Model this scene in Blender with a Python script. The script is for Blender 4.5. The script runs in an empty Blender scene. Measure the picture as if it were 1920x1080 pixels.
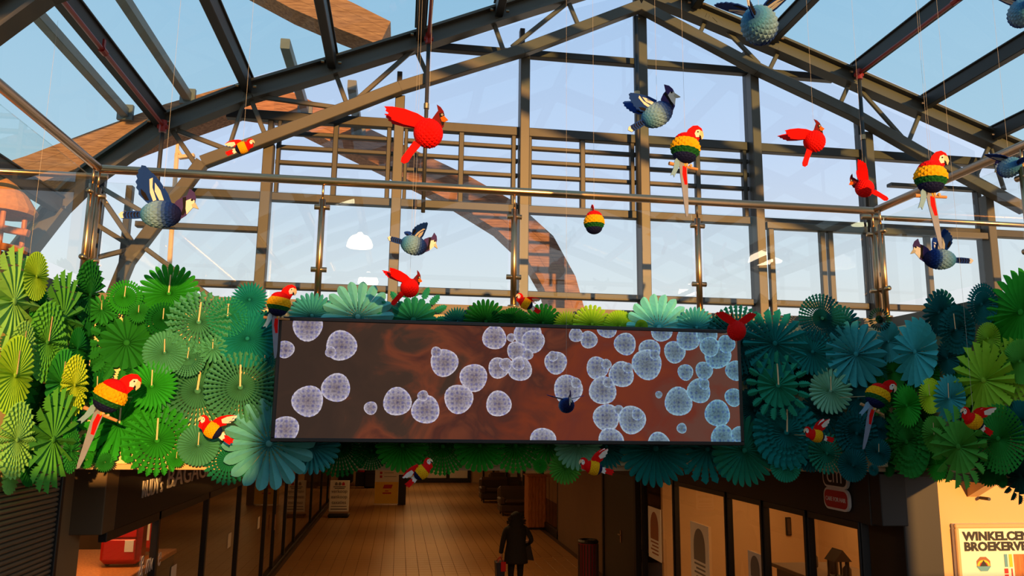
import bpy, math, random
from mathutils import Matrix, Vector, Euler
random.seed(7)
C = bpy.context.scene.collection
SC = bpy.context.scene
PI = math.pi

# ------------------------------------------------------------------ camera
F = 1440.0
CAMPOS = Vector((0, 0, 3.6))
TH, PS, RO = math.radians(9.76), math.radians(8.14), math.radians(0.7)
RM = Matrix.Rotation(-PS, 3, 'Z') @ Matrix.Rotation(PI / 2 + TH, 3, 'X') @ Matrix.Rotation(RO, 3, 'Z')
cd = bpy.data.cameras.new('camera')
cam = bpy.data.objects.new('camera', cd)
C.objects.link(cam)
cam.matrix_world = Matrix.Translation(CAMPOS) @ RM.to_4x4()
cd.sensor_fit = 'HORIZONTAL'
cd.sensor_width = 36.0
cd.lens = F / 1920 * 36
cd.clip_end = 400
SC.camera = cam

def at(px, py, Y=None, X=None, Z=None):
    """point of the place seen at photo pixel px,py on the plane Y=, X= or Z="""
    d = RM @ Vector(((px - 960) / F, -(py - 540) / F, -1))
    if Y is not None: t = Y / d.y
    elif X is not None: t = X / d.x
    else: t = (Z - CAMPOS.z) / d.z
    return CAMPOS + d * t

# ------------------------------------------------------------------ sky, sun, exposure
SUN_AZ, SUN_EL = math.radians(12), math.radians(6)      # low sun behind the viewer, a little to the right
w = bpy.data.worlds.new('world'); SC.world = w
w.use_nodes = True
wt = w.node_tree; wt.nodes.clear()
# clear evening sky opposite the low sun: pale and warm at the horizon, bluer upwards
geo = wt.nodes.new('ShaderNodeTexCoord'); sepw = wt.nodes.new('ShaderNodeSeparateXYZ'); rampw = wt.nodes.new('ShaderNodeValToRGB')
cw = rampw.color_ramp
def S(r, g, b):
    f = lambda c: (c / 255 / 12.92) if c / 255 <= 0.04045 else ((c / 255 + 0.055) / 1.055) ** 2.4
    return (f(r), f(g), f(b), 1)
cw.elements[0].position = 0.0; cw.elements[0].color = S(236, 214, 190)
cw.elements[1].position = 1.0; cw.elements[1].color = S(120, 168, 214)
for pos, cc in ((.10, (232, 228, 222)), (.18, (220, 228, 234)), (.32, (196, 214, 240)), (.5, (172, 202, 237))):
    q = cw.elements.new(pos); q.color = S(*cc)
bg = wt.nodes.new('ShaderNodeBackground'); bg.inputs['Strength'].default_value = 0.92
wo = wt.nodes.new('ShaderNodeOutputWorld')
wt.links.new(geo.outputs['Generated'], sepw.inputs[0]); wt.links.new(sepw.outputs[2], rampw.inputs[0])
wt.links.new(rampw.outputs[0], bg.inputs[0]); wt.links.new(bg.outputs[0], wo.inputs[0])
sl = bpy.data.lights.new('sun', 'SUN'); sl.energy = 6.0; sl.angle = math.radians(0.6); sl.color = (1.0, 0.49, 0.13)
so = bpy.data.objects.new('sun', sl); C.objects.link(so)
sv = Vector((math.sin(SUN_AZ) * math.cos(SUN_EL), -math.cos(SUN_AZ) * math.cos(SUN_EL), math.sin(SUN_EL)))
so.rotation_euler = sv.to_track_quat('Z', 'Y').to_euler()
so.location = sv * 60
vs = SC.view_settings
vs.view_transform = 'Standard'; vs.look = 'None'; vs.gamma = 1; vs.use_curve_mapping = False
vs.exposure = 0.25

def area(name, loc, sx, sy, power, col):
    l = bpy.data.lights.new(name, 'AREA'); l.shape = 'RECTANGLE'; l.size = sx; l.size_y = sy; l.energy = power; l.color = col
    o = bpy.data.objects.new(name, l); C.objects.link(o); o.location = loc
    return o
WARM = (1.0, 0.55, 0.2)
for k, y in enumerate((13, 18, 23, 29, 36, 42)):          # ceiling lamps of the mall passage
    area('passage_lamp', (1.1, y, 3.0), 3.0, 0.5, 30, WARM)
area('shop_lamp', (-4.3, 13, 3.0), 1.2, 8, 18, WARM)
area('suitcase_fill', (-3.25, 9.75, 3.0), 0.5, 0.5, 16, WARM)  # fill light added to brighten the red suitcases
area('salon_lamp', (6.6, 9.4, 3.0), 1.6, 1.6, 22, WARM)
area('salon_lamp', (6.6, 12.6, 3.0), 1.6, 1.6, 30, WARM)

# ------------------------------------------------------------------ materials
def srgb(r, g, b):
    f = lambda c: (c / 255 / 12.92) if c / 255 <= 0.04045 else ((c / 255 + 0.055) / 1.055) ** 2.4
    return (f(r), f(g), f(b), 1)

def mat(name, col, rough=0.6, metal=0.0, noise=0.0, nscale=8.0, emit=None, spec=0.5):
    m = bpy.data.materials.new(name); m.use_nodes = True
    nt = m.node_tree; b = nt.nodes['Principled BSDF']
    b.inputs['Base Color'].default_value = col
    b.inputs['Roughness'].default_value = rough
    b.inputs['Metallic'].default_value = metal
    b.inputs['Specular IOR Level'].default_value = spec
    if noise:
        tc = nt.nodes.new('ShaderNodeTexCoord')
        n = nt.nodes.new('ShaderNodeTexNoise'); n.inputs['Scale'].default_value = nscale; n.inputs['Detail'].default_value = 5
        nt.links.new(tc.outputs['Object'], n.inputs['Vector'])
        mx = nt.nodes.new('ShaderNodeMix'); mx.data_type = 'RGBA'
        mx.inputs[6].default_value = tuple(c * (1 - noise) for c in col[:3]) + (1,)
        mx.inputs[7].default_value = tuple(min(1, c * (1 + noise)) for c in col[:3]) + (1,)
        nt.links.new(n.outputs['Fac'], mx.inputs[0]); nt.links.new(mx.outputs[2], b.inputs['Base Color'])
        bp = nt.nodes.new('ShaderNodeBump'); bp.inputs['Strength'].default_value = 0.08
        nt.links.new(n.outputs['Fac'], bp.inputs['Height']); nt.links.new(bp.outputs[0], b.inputs['Normal'])
    if emit:
        b.inputs['Emission Color'].default_value = emit[0]; b.inputs['Emission Strength'].default_value = emit[1]
    return m

def glass_mat(name, tint, rough=0.0, ior=1.5, refl=(1, 1, 1, 1)):
    m = bpy.data.materials.new(name); m.use_nodes = True
    nt = m.node_tree; nt.nodes.clear()
    o = nt.nodes.new('ShaderNodeOutputMaterial'); t = nt.nodes.new('ShaderNodeBsdfTransparent'); g = nt.nodes.new('ShaderNodeBsdfGlossy')
    f0 = ((ior - 1) / (ior + 1)) ** 2 * 1.6                     # two faces of the sheet
    lw = nt.nodes.new('ShaderNodeLayerWeight'); lw.inputs[0].default_value = 0.5
    pw = nt.nodes.new('ShaderNodeMath'); pw.operation = 'POWER'; pw.inputs[1].default_value = 5
    nt.links.new(lw.outputs['Facing'], pw.inputs[0])
    fr = nt.nodes.new('ShaderNodeMath'); fr.operation = 'MULTIPLY_ADD'; fr.inputs[1].default_value = 0.9 * min(1, f0 / .04); fr.inputs[2].default_value = f0
    nt.links.new(pw.outputs[0], fr.inputs[0])
    t.inputs[0].default_value = tint; g.inputs['Roughness'].default_value = rough; g.inputs[0].default_value = refl
    mx = nt.nodes.new('ShaderNodeMixShader')
    nt.links.new(fr.outputs[0], mx.inputs[0]); nt.links.new(t.outputs[0], mx.inputs[1]); nt.links.new(g.outputs[0], mx.inputs[2])
    nt.links.new(mx.outputs[0], o.inputs[0])
    return m

def wood_mat(name, c1, c2, scale=6.0, rough=0.7, stretch=(1, 1, 12)):
    m = bpy.data.materials.new(name); m.use_nodes = True
    nt = m.node_tree; b = nt.nodes['Principled BSDF']; b.inputs['Roughness'].default_value = rough
    tc = nt.nodes.new('ShaderNodeTexCoord'); mp = nt.nodes.new('ShaderNodeMapping'); mp.inputs['Scale'].default_value = stretch
    n = nt.nodes.new('ShaderNodeTexNoise'); n.inputs['Scale'].default_value = scale; n.inputs['Detail'].default_value = 8
    r = nt.nodes.new('ShaderNodeValToRGB'); r.color_ramp.elements[0].position = 0.3; r.color_ramp.elements[1].position = 0.7
    r.color_ramp.elements[0].color = c1; r.color_ramp.elements[1].color = c2
    nt.links.new(tc.outputs['Object'], mp.inputs[0]); nt.links.new(mp.outputs[0], n.inputs['Vector'])
    nt.links.new(n.outputs['Fac'], r.inputs[0]); nt.links.new(r.outputs[0], b.inputs['Base Color'])
    bp = nt.nodes.new('ShaderNodeBump'); bp.inputs['Strength'].default_value = 0.2
    nt.links.new(n.outputs['Fac'], bp.inputs['Height']); nt.links.new(bp.outputs[0], b.inputs['Normal'])
    return m

def paper_mat(name, from_attr):
    """thin coloured paper: colour of the sheet comes from the object (fans) or from the print on the card (birds)"""
    m = bpy.data.materials.new(name); m.use_nodes = True
    nt = m.node_tree; nt.nodes.clear()
    o = nt.nodes.new('ShaderNodeOutputMaterial')
    if from_attr:
        s = nt.nodes.new('ShaderNodeVertexColor'); s.layer_name = 'Col'; col = s.outputs['Color']
    else:
        s = nt.nodes.new('ShaderNodeObjectInfo'); col = s.outputs['Color']
    tc = nt.nodes.new('ShaderNodeTexCoord')
    n = nt.nodes.new('ShaderNodeTexNoise'); n.inputs['Scale'].default_value = 5; n.inputs['Detail'].default_value = 4
    nt.links.new(tc.outputs['Object'], n.inputs['Vector'])
    hs = nt.nodes.new('ShaderNodeHueSaturation')
    mr = nt.nodes.new('ShaderNodeMapRange'); mr.inputs['To Min'].default_value = 0.88; mr.inputs['To Max'].default_value = 1.12
    nt.links.new(n.outputs['Fac'], mr.inputs[0]); nt.links.new(mr.outputs[0], hs.inputs['Value'])
    nt.links.new(col, hs.inputs['Color'])
    d = nt.nodes.new('ShaderNodeBsdfPrincipled'); d.inputs['Roughness'].default_value = 0.75; d.inputs['Specular IOR Level'].default_value = 0.15
    t = nt.nodes.new('ShaderNodeBsdfTranslucent'); mx = nt.nodes.new('ShaderNodeMixShader'); mx.inputs[0].default_value = 0.2
    nt.links.new(hs.outputs[0], d.inputs['Base Color']); nt.links.new(hs.outputs[0], t.inputs[0])
    nt.links.new(d.outputs[0], mx.inputs[1]); nt.links.new(t.outputs[0], mx.inputs[2]); nt.links.new(mx.outputs[0], o.inputs[0])
    return m

M = {}
M['steel'] = mat('dark_painted_steel', srgb(74, 70, 62), 0.45, 0, 0.12, 3)
M['steel2'] = mat('black_painted_steel', srgb(48, 47, 46), 0.5, 0, 0.12, 3)
M['strut'] = mat('grey_steel', srgb(92, 98, 102), 0.5, 0.2, 0.1, 3)
M['inox'] = mat('brushed_stainless', srgb(196, 160, 122), 0.28, 1.0, 0.05, 12)  # golden tint of reflected warm sunlight is put into the steel colour
M['glass'] = glass_mat('facade_glass', (0.93, 0.95, 0.97, 1), 0, 1.5)
M['roofglass'] = glass_mat('roof_glass', (0.68, 0.87, 0.84, 1), 0, 1.3)
M['railglass'] = glass_mat('rail_glass', (0.93, 0.97, 0.95, 1), 0, 1.45)
M['shopglass'] = glass_mat('shop_glass', (0.92, 0.9, 0.86, 1), 0, 1.35)
M['timber'] = wood_mat('weathered_timber', srgb(104, 64, 44), srgb(170, 122, 90), 4, 0.75, (1, 6, 14))
M['cream'] = mat('cream_board', srgb(238, 214, 160), 0.7, 0, 0.05, 3)
M['slab'] = mat('slab_paint', srgb(120, 112, 100), 0.8, 0, 0.08, 2)
M['fascia'] = mat('brown_fascia', srgb(104, 84, 60), 0.55, 0, 0.08, 2)
M['darkfascia'] = mat('black_fascia', srgb(34, 27, 24), 0.6, 0, 0.1, 2)
M['pillar'] = mat('taupe_pillar', srgb(150, 122, 86), 0.6, 0, 0.06, 2)
M['blackmetal'] = mat('black_aluminium', srgb(28, 24, 22), 0.45, 0, 0.1, 4)
M['shutter'] = mat('shutter_steel', srgb(128, 112, 92), 0.4, 0.5, 0.1, 5)
M['tile'] = mat('floor_tile', srgb(176, 132, 80), 0.33, 0, 0.12, 1.3)
M['grout'] = mat('floor_grout', srgb(84, 60, 38), 0.8, 0, 0.1, 6)
M['wallwarm'] = mat('warm_plaster', srgb(206, 170, 126), 0.8, 0, 0.05, 2)
M['wallbrown'] = mat('brown_plaster', srgb(120, 92, 66), 0.8, 0, 0.08, 2)
M['white'] = mat('white_board', srgb(232, 226, 214), 0.55, 0, 0.03, 3)
M['black'] = mat('black_print', srgb(24, 22, 24), 0.6)
M['paper'] = paper_mat('fan_paper', False)
M['card'] = paper_mat('bird_card', True)
M['tab'] = mat('kraft_tab', srgb(226, 190, 140), 0.7, 0, 0.1, 9)
M['string'] = mat('nylon_string', srgb(190, 180, 165), 0.5)
M['red'] = mat('red_shell', srgb(190, 20, 16), 0.4, 0, 0.08, 5)
M['redpaint'] = mat('red_pipe_paint', srgb(150, 30, 22), 0.4)
M['signred'] = mat('sign_red', srgb(190, 24, 30), 0.5)
M['yellow'] = mat('sign_yellow', srgb(240, 190, 40), 0.6)
M['pine'] = wood_mat('pine_wood', srgb(150, 84, 34), srgb(196, 122, 58), 5, 0.6, (8, 8, 1))
M['sofa'] = mat('brown_leather', srgb(74, 56, 42), 0.5, 0, 0.15, 6)
M['coat'] = mat('black_coat', srgb(22, 22, 24), 0.85, 0, 0.2, 14)
M['fur'] = mat('dark_fur', srgb(40, 34, 30), 0.95, 0, 0.4, 40)
M['skin'] = mat('skin', srgb(200, 150, 120), 0.55)
M['straw'] = mat('straw', srgb(190, 130, 70), 0.9, 0, 0.3, 30)
M['cmwhite'] = mat('sign_white', srgb(235, 225, 215), 0.5)
M['lampglow'] = mat('lamp_glow', (1, 1, 1, 1), 0.5, emit=((1.0, 0.80, 0.55, 1), 14.0))
M['grey'] = mat('grey_print', srgb(120, 112, 104), 0.6)
M['brownprint'] = mat('brown_print', srgb(150, 90, 50), 0.6)
M['bluep'] = mat('blue_print', srgb(90, 150, 170), 0.6)
M['navy'] = mat('navy_bag', srgb(24, 32, 52), 0.5, 0, 0.1, 8)

# ------------------------------------------------------------------ mesh helpers
def link(o, parent=None):
    C.objects.link(o)
    if parent is not None: o.parent = parent
    return o
def mesh(name, v, f, m=None, smooth=False):
    me = bpy.data.meshes.new(name); me.from_pydata([tuple(p) for p in v], [], f); me.update()
    if m is not None: me.materials.append(M[m] if isinstance(m, str) else m)
    if smooth: me.polygons.foreach_set('use_smooth', [True] * len(me.polygons))
    return me
def obj(name, v, f, m=None, parent=None, smooth=False):
    return link(bpy.data.objects.new(name, mesh(name, v, f, m, smooth)), parent)
def empty(name, loc=(0, 0, 0), parent=None):
    o = bpy.data.objects.new(name, None); o.empty_display_size = 0.1; o.location = loc
    return link(o, parent)
def tag(o, label, cat, group=None):
    o['label'] = label; o['category'] = cat
    if group: o['group'] = group
    return o
def struct(o): o['kind'] = 'structure'; return o

class MB:
    """collects shapes into one mesh"""
    def __init__(s): s.v = []; s.f = []
    def add(s, v, f):
        n = len(s.v); s.v += [Vector(p) for p in v]; s.f += [tuple(i + n for i in q) for q in f]; return s
    def box(s, x0, x1, y0, y1, z0, z1, b=0.0):
        if b <= 0:
            v = [(x, y, z) for z in (z0, z1) for y in (y0, y1) for x in (x0, x1)]
            return s.add(v, [(0, 2, 3, 1), (4, 5, 7, 6), (0, 1, 5, 4), (1, 3, 7, 5), (3, 2, 6, 7), (2, 0, 4, 6)])
        # chamfered along every edge: three nested frames
        v = []; f = []
        def ring(z, i):
            return [(x0 + i, y0 + b, z), (x0 + b, y0 + i, z), (x1 - b, y0 + i, z), (x1 - i, y0 + b, z), (x1 - i, y1 - b, z), (x1 - b, y1 - i, z), (x0 + b, y1 - i, z), (x0 + i, y1 - b, z)]
        def inner(z):
            return [(x0 + b, y0 + b, z), (x0 + b, y0 + b, z), (x1 - b, y0 + b, z), (x1 - b, y0 + b, z), (x1 - b, y1 - b, z), (x1 - b, y1 - b, z), (x0 + b, y1 - b, z), (x0 + b, y1 - b, z)]
        v = ring(z0 + b, 0) + ring(z1 - b, 0)
        for i in range(8): f.append((i, (i + 1) % 8, 8 + (i + 1) % 8, 8 + i))
        t = [(x0 + b, y0 + b, z1), (x1 - b, y0 + b, z1), (x1 - b, y1 - b, z1), (x0 + b, y1 - b, z1)]
        u = [(p[0], p[1], z0) for p in t]
        v += t + u
        for base, tt, flip in ((8, 16, False), (0, 20, True)):
            q = [(base + 1, base + 2, tt + 1, tt), (base + 3, base + 4, tt + 2, tt + 1), (base + 5, base + 6, tt + 3, tt + 2), (base + 7, base, tt, tt + 3),
                 (base, base + 1, tt), (base + 2, base + 3, tt + 1), (base + 4, base + 5, tt + 2), (base + 6, base + 7, tt + 3), (tt, tt + 1, tt + 2, tt + 3)]
            f += [tuple(reversed(a)) for a in q] if flip else q
        return s.add(v, f)
    def prof(s, p, q, pts, up=(0, 0, 1)):
        """extrude a 2D profile (side, up) from p to q"""
        p = Vector(p); q = Vector(q); d = (q - p).normalized(); u = Vector(up)
        if abs(d.dot(u)) > 0.97: u = Vector((0, 1, 0))
        side = d.cross(u).normalized(); u = side.cross(d).normalized()
        n = len(pts)
        v = [e + side * a + u * b for e in (p, q) for a, b in pts]
        f = [(i, (i + 1) % n, n + (i + 1) % n, n + i) for i in range(n)] + [tuple(range(n - 1, -1, -1)), tuple(range(n, 2 * n))]
        return s.add(v, f)
    def beam(s, p, q, w_, h_, up=(0, 0, 1), c=0.008):
        a, b = w_ / 2, h_ / 2; c = min(c, a * .4, b * .4)
        return s.prof(p, q, [(-a + c, -b), (a - c, -b), (a, -b + c), (a, b - c), (a - c, b), (-a + c, b), (-a, b - c), (-a, -b + c)], up)
    def ibeam(s, p, q, w_, h_, up=(0, 0, 1), t=0.03):
        a, b = w_ / 2, h_ / 2; k = t / 2
        return s.prof(p, q, [(-a, -b), (a, -b), (a, -b + t), (k, -b + t), (k, b - t), (a, b - t), (a, b), (-a, b), (-a, b - t), (-k, b - t), (-k, -b + t), (-a, -b + t)], up)
    def tube(s, p, q, r, n=12, r2=None):
        r2 = r if r2 is None else r2
        p = Vector(p); q = Vector(q); d = (q - p).normalized(); u = Vector((0, 0, 1)) if abs(d.z) < 0.95 else Vector((0, 1, 0))
        a = d.cross(u).normalized(); b = a.cross(d)
        v = [e + (a * math.cos(2 * PI * i / n) + b * math.sin(2 * PI * i / n)) * rr for e, rr in ((p, r), (q, r2)) for i in range(n)]
        return s.add(v, [(i, (i + 1) % n, n + (i + 1) % n, n + i) for i in range(n)] + [tuple(range(n - 1, -1, -1)), tuple(range(n, 2 * n))])
    def lathe(s, rz, n=20, c=(0, 0, 0)):
        v = [(c[0] + r * math.cos(2 * PI * i / n), c[1] + r * math.sin(2 * PI * i / n), c[2] + z) for r, z in rz for i in range(n)]
        f = [(k * n + i, k * n + (i + 1) % n, (k + 1) * n + (i + 1) % n, (k + 1) * n + i) for k in range(len(rz) - 1) for i in range(n)]
        f += [tuple(range(n - 1, -1, -1)), tuple(range((len(rz) - 1) * n, len(rz) * n))]
        return s.add(v, f)
    def quad(s, a, b, c, d): return s.add([a, b, c, d], [(0, 1, 2, 3)])
    def build(s, name, m, parent=None, smooth=False): return obj(name, s.v, s.f, m, parent, smooth)

def text(name, body, size, m, loc, rot, parent=None, ext=0.006, off=0.0, xs=1.0, align='LEFT', shear=0.0, spacing=1.0, fit=None):
    cu = bpy.data.curves.new(name, 'FONT'); cu.body = body; cu.size = size; cu.extrude = ext; cu.offset = off
    cu.align_x = align; cu.shear = shear; cu.space_character = spacing; cu.resolution_u = 3
    t = bpy.data.objects.new(name + '_src', cu); C.objects.link(t)
    me = bpy.data.meshes.new_from_object(t)
    bpy.data.objects.remove(t); bpy.data.curves.remove(cu)
    me.materials.clear(); me.materials.append(M[m])
    me.name = name
    if fit:
        xs_ = [v.co.x for v in me.vertices]; xs = fit / (max(xs_) - min(xs_))
    o = bpy.data.objects.new(name, me); link(o, parent)
    o.matrix_local = Matrix.Translation(loc) @ rot.to_4x4() @ Matrix.Diagonal((xs, 1, 1, 1))
    return o
FRONT = Matrix.Rotation(PI / 2, 3, 'X')                                   # faces the camera side (-Y)
LEFTW = Matrix.Rotation(PI / 2, 3, 'Z') @ FRONT                           # faces +X
RIGHTW = Matrix.Rotation(-PI / 2, 3, 'Z') @ FRONT                         # faces -X

# ================================================================== the setting
YF = 7.5            # front face of the gallery edge, where the fans hang
YG = 10.0           # glazed gable
XL, XR = -2.9, 5.1  # side edges of the open well
ZS0, ZS1 = 3.17, 4.58

# --- floor of the passage: base slab, tiles
floor = struct(MB().box(-9, 12, -8, 46, -0.3, -0.012).build('floor', 'grout'))
T = 0.3
tm = MB().box(-T / 2 + .005, T / 2 - .005, -T / 2 + .005, T / 2 - .005, -0.012, 0.0, 0.002)
tile_me = mesh('floor_tile', tm.v, tm.f, 'tile')
rest = MB(); cnt = 0
y = 8.4
rows = []
while y < 45.6: rows.append(y); y += T
near = [r for r in rows if 17.6 <= r]
for r in rows:
    x = -2.7 + T / 2
    while x < 4.9:
        if r in near and cnt < 300:
            o = bpy.data.objects.new('floor_tile', tile_me); o.location = (x, r, 0); link(o, floor); cnt += 1
        else:
            a = T / 2 - .005; rest.quad((x - a, r - a, 0), (x + a, r - a, 0), (x + a, r + a, 0), (x - a, r + a, 0))
        x += T
ro = rest.build('floor_tiling', 'tile', floor); ro['kind'] = 'stuff'

# --- passage ceiling, gallery slabs
struct(MB().box(-6.5, 9, YF + .02, 46, 3.12, 3.3).build('ceiling', 'wallwarm'))
struct(MB().box(-6.5, 12, YF + .02, YG + .25, 4.5, 4.72).build('floor_upper', 'slab'))
struct(MB().box(-6.5, XL - .02, 1.5, YF, 4.5, 4.72).box(-6.5, XL - .02, 1.5, YF, 3.1, 3.2).build('floor_upper_left', 'slab'))
struct(MB().box(XR + .02, XR + .7, 1.5, YF, 4.5, 4.72).box(XR + .02, XR + .7, 1.5, YF, 3.1, 3.2).build('floor_upper_right', 'slab'))
# cream boards that carry the fans
struct(MB().box(XL - .02, XR + .02, YF - .03, YF + .02, ZS0, ZS1 + .03, .006).build('wall_front', 'cream'))
struct(MB().box(XL - .04, XL, 1.5, YF - .03, ZS0, ZS1 + .03, .006).build('wall_left', 'cream'))
struct(MB().box(XR, XR + .04, 1.5, YF - .03, ZS0, ZS1 + .03, .006).build('wall_right', 'cream'))
# added behind the viewer, unseen: stepped block that keeps the low sun off parts of the well
struct(MB().box(-12, 1.75, -7, -6, 0, 4.5).box(1.75, 8.2, -7, -6, 0, 6.05).box(8.2, 20, -7, -6, 0, 3.5).build('sun_block', 'wallbrown'))

# --- glazed gable
gable = struct(empty('wall_gable', (3.2, YG, 4.72)))
off = Vector((3.2, YG, 4.72))
def part(mb, name, m, parent=gable, o=off, smooth=False):
    return obj(name, [p - o for p in mb.v], mb.f, m, parent, smooth)
RX = 3.2
def zlow(x):        # lower chord height
    return 9.46 - 0.46 * abs(x - RX) if x > RX else 9.46 - 0.465 * (RX - x)
colx = [-1.81, -0.14, 1.57, 3.27, 4.95, 6.7, 8.58]
for x in colx:
    part(MB().beam((x, YG - .02, 4.72), (x, YG - .02, zlow(x)), .13, .16, up=(0, 1, 0)), 'column', 'steel')
    part(MB().beam((x - .02, YG + .13, 4.72), (x - .02, YG + .13, zlow(x) + .42), .07, .12, up=(0, 1, 0)), 'mullion', 'steel2')
    part(MB().box(x - .11, x + .11, YG - .13, YG + .1, 4.72, 4.74), 'foot_plate', 'steel')
for px in (184, 238):
    q = at(px, 420, Y=YG + .1); part(MB().beam((q.x, q.y, 4.72), (q.x, q.y, at(px, 345 if px > 200 else 330, Y=YG).z), .08, .1, up=(0, 1, 0)), 'mullion', 'steel2')
def transom(z, x0, x1, h, name='transom', y=YG + .1, d=.12, m='steel2'):
    part(MB().beam((x0, y, z), (x1, y, z), d, h), name, m)
cx = [-3.1] + colx + [9.6]
for a, b in zip(cx[:-1], cx[1:]):
    transom(7.56, max(a, -2.4), min(b, 9.0), .13)
    transom(5.27, a, b, .09)
    transom(6.45, a, b, .11)
for a, b in ((0.1, 1.57), (1.57, 3.27), (3.27, 4.95), (4.95, 6.3)): transom(8.74, a, b, .10)
transom(7.12, 7.1, 8.9, .05); transom(6.0, -3.4, -1.81, .07)
# louvre bars between the columns
for i in range(4):
    a, b = colx[i], colx[i + 1]
    mid = (a + b) / 2
    part(MB().beam((mid, YG + .1, 6.5), (mid, YG + .1, 7.5), .07, .09, up=(0, 1, 0)), 'louvre_post', 'steel2')
    part(MB().beam((b - .13, YG + .1, 6.5), (b - .13, YG + .1, 7.5), .06, .09, up=(0, 1, 0)), 'louvre_post', 'steel2')
    part(MB().beam((a + .1, YG + .1, 6.5), (a + .1, YG + .1, 7.5), .05, .09, up=(0, 1, 0)), 'louvre_post', 'steel2')
    for z in (6.72, 6.93, 7.14, 7.34):
        part(MB().beam((a + .07, YG + .1, z), (b - .07, YG + .1, z), .07, .055), 'louvre_bar', 'steel2')
# panes
def pane(x0, x1, z0, z1, y=YG + .12, zl=None, zr=None):
    zl = z1 if zl is None else zl; zr = z1 if zr is None else zr
    mb = MB(); g = .012
    v = [(x0, y - g / 2, z0), (x1, y - g / 2, z0), (x1, y - g / 2, zr), (x0, y - g / 2, zl)]
    v += [(p[0], y + g / 2, p[2]) for p in v]
    mb.add(v, [(0, 1, 2, 3)])       # one optical surface, the sheet is thinner than a pixel
    part(mb, 'pane', 'glass')
for a, b in zip(cx[:-1], cx[1:]):
    pane(a, b, 4.74, 5.23); pane(a, b, 5.31, 6.4)
    if a >= 4.9 or a < -1.9: pane(a, b, 6.5, 7.5)
    else: pane(a, b, 6.5, 7.5)
for a, b in ((-1.81, -.14), (-.14, 1.57), (1.57, 3.27), (3.27, 4.95), (4.95, 6.7), (6.7, 8.58)):
    top = lambda x: 9.9 - .4 * abs(x - RX)
    za, zb = top(a), top(b)
    pane(a, b, 7.62, 0, zl=max(za, 7.65), zr=max(zb, 7.65))
# door frames on the right
for x in (5.12, 5.9, 6.02, 7.55):
    part(MB().beam((x, YG - .02, 4.72), (x, YG - .02, 6.32), .08, .08, up=(0, 1, 0)), 'door_frame', 'steel')
for a, b in ((5.05, 6.65), (6.75, 8.5)):
    part(MB().beam((a, YG - .04, 6.36), (b, YG - .04, 6.36), .1, .1), 'door_head', 'steel')
# truss in the gable: lower chord, upper rafter and web
YT = YG - .18
lowL = [(178, 640), (240, 490), (380, 305), (495, 262), (750, 165), (980, 95), (1200, 12)]
lowR = [(1200, 12), (1420, 130), (1600, 215), (1730, 290), (1920, 392)]
outL = [(20, 500), (110, 385), (167, 330), (305, 235), (470, 172), (620, 128), (800, 72), (1000, 8), (1150, -38)]
outR = [(1150, -38), (1280, 12), (1457, 86), (1600, 148), (1730, 205), (1860, 262), (1990, 318)]
P = lambda l, y: [at(a, b, Y=y) for a, b in l]
for ch in (P(lowL, YT - .02), P(lowR, YT - .02)):
    for p, q in zip(ch[:-1], ch[1:]): part(MB().beam(p, q, .14, .15), 'lower_chord', 'steel')
OL, OR = P(outL, YT), P(outR, YT)
for ch in (OL, OR):
    for p, q in zip(ch[:-1], ch[1:]): part(MB().ibeam(p, q, .2, .25, t=.035), 'rafter', 'steel')
for a, b, c, d in ((322, 243, 368, 310), (333, 245, 420, 278), (461, 180, 430, 275), (468, 180, 498, 255), (463, 178, 640, 203), (775, 93, 662, 193),
                   (783, 100, 803, 145), (927, 47, 943, 92), (1062, 7, 960, 88), (1067, 7, 1083, 45), (628, 135, 652, 200), (1327, 28, 1312, 63),
                   (1337, 32, 1423, 120), (1462, 92, 1443, 130), (1592, 157, 1573, 200), (1603, 158, 1692, 258), (1723, 217, 1703, 267),
                   (1853, 277, 1830, 330), (1858, 280, 1883, 357), (190, 352, 285, 408), (176, 418, 247, 462), (192, 372, 252, 460), (262, 458, 400, 560), (250, 466, 185, 482)):
    part(MB().beam(at(a, b, Y=YT), at(c, d, Y=YT), .045, .06), 'brace', 'steel')

# --- glazed roof: purlins run from the gable towards the viewer
roof = struct(empty('ceiling_glass_roof', (3.2, 3.2, 9.9)))
roff = Vector((3.2, 3.2, 9.9))
Y0R = -3.4
pl = [at(a, b, Y=YT) for a, b in ((20, 500), (110, 385), (303, 228), (465, 162), (623, 118), (788, 68), (935, 22), (1150, -50), (1300, 8), (1446, 72), (1600, 136), (1732, 194), (1862, 252), (1990, 310))]
for k, p in enumerate(pl):
    mb = MB().beam((p.x, Y0R, p.z), (p.x, YT - .05, p.z), .11, .2).beam((p.x, Y0R, p.z + .1), (p.x, YT - .05, p.z + .1), .16, .02)
    part(mb, 'purlin', 'steel2', roof, roff)
    for s in (-1, 1):
        bx_ = MB()
        bx_.tube((p.x + s * .09, YT - .12, p.z - .05), (p.x + s * .13, YT - .12, p.z - .05), .018, 6)
        part(bx_, 'bolt', 'inox', roof, roff)
for yy in (6.5, 3.2, -.1, -3.4):
    for p, q in zip(pl[:-1], pl[1:]):
        part(MB().ibeam((p.x, yy, p.z - .12), (q.x, yy, q.z - .12), .2, .25, t=.035), 'rafter', 'steel', roof, roff)
for p, q in zip(pl[:-1], pl[1:]):
    for y0, y1 in ((Y0R, -.1), (-.1, 3.2), (3.2, 6.5), (6.5, YT)):
        part(MB().quad((p.x, y0 + .01, p.z + .11), (q.x, y0 + .01, q.z + .11), (q.x, y1 - .01, q.z + .11), (p.x, y1 - .01, p.z + .11)), 'pane', 'roofglass', roof, roff)

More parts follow.
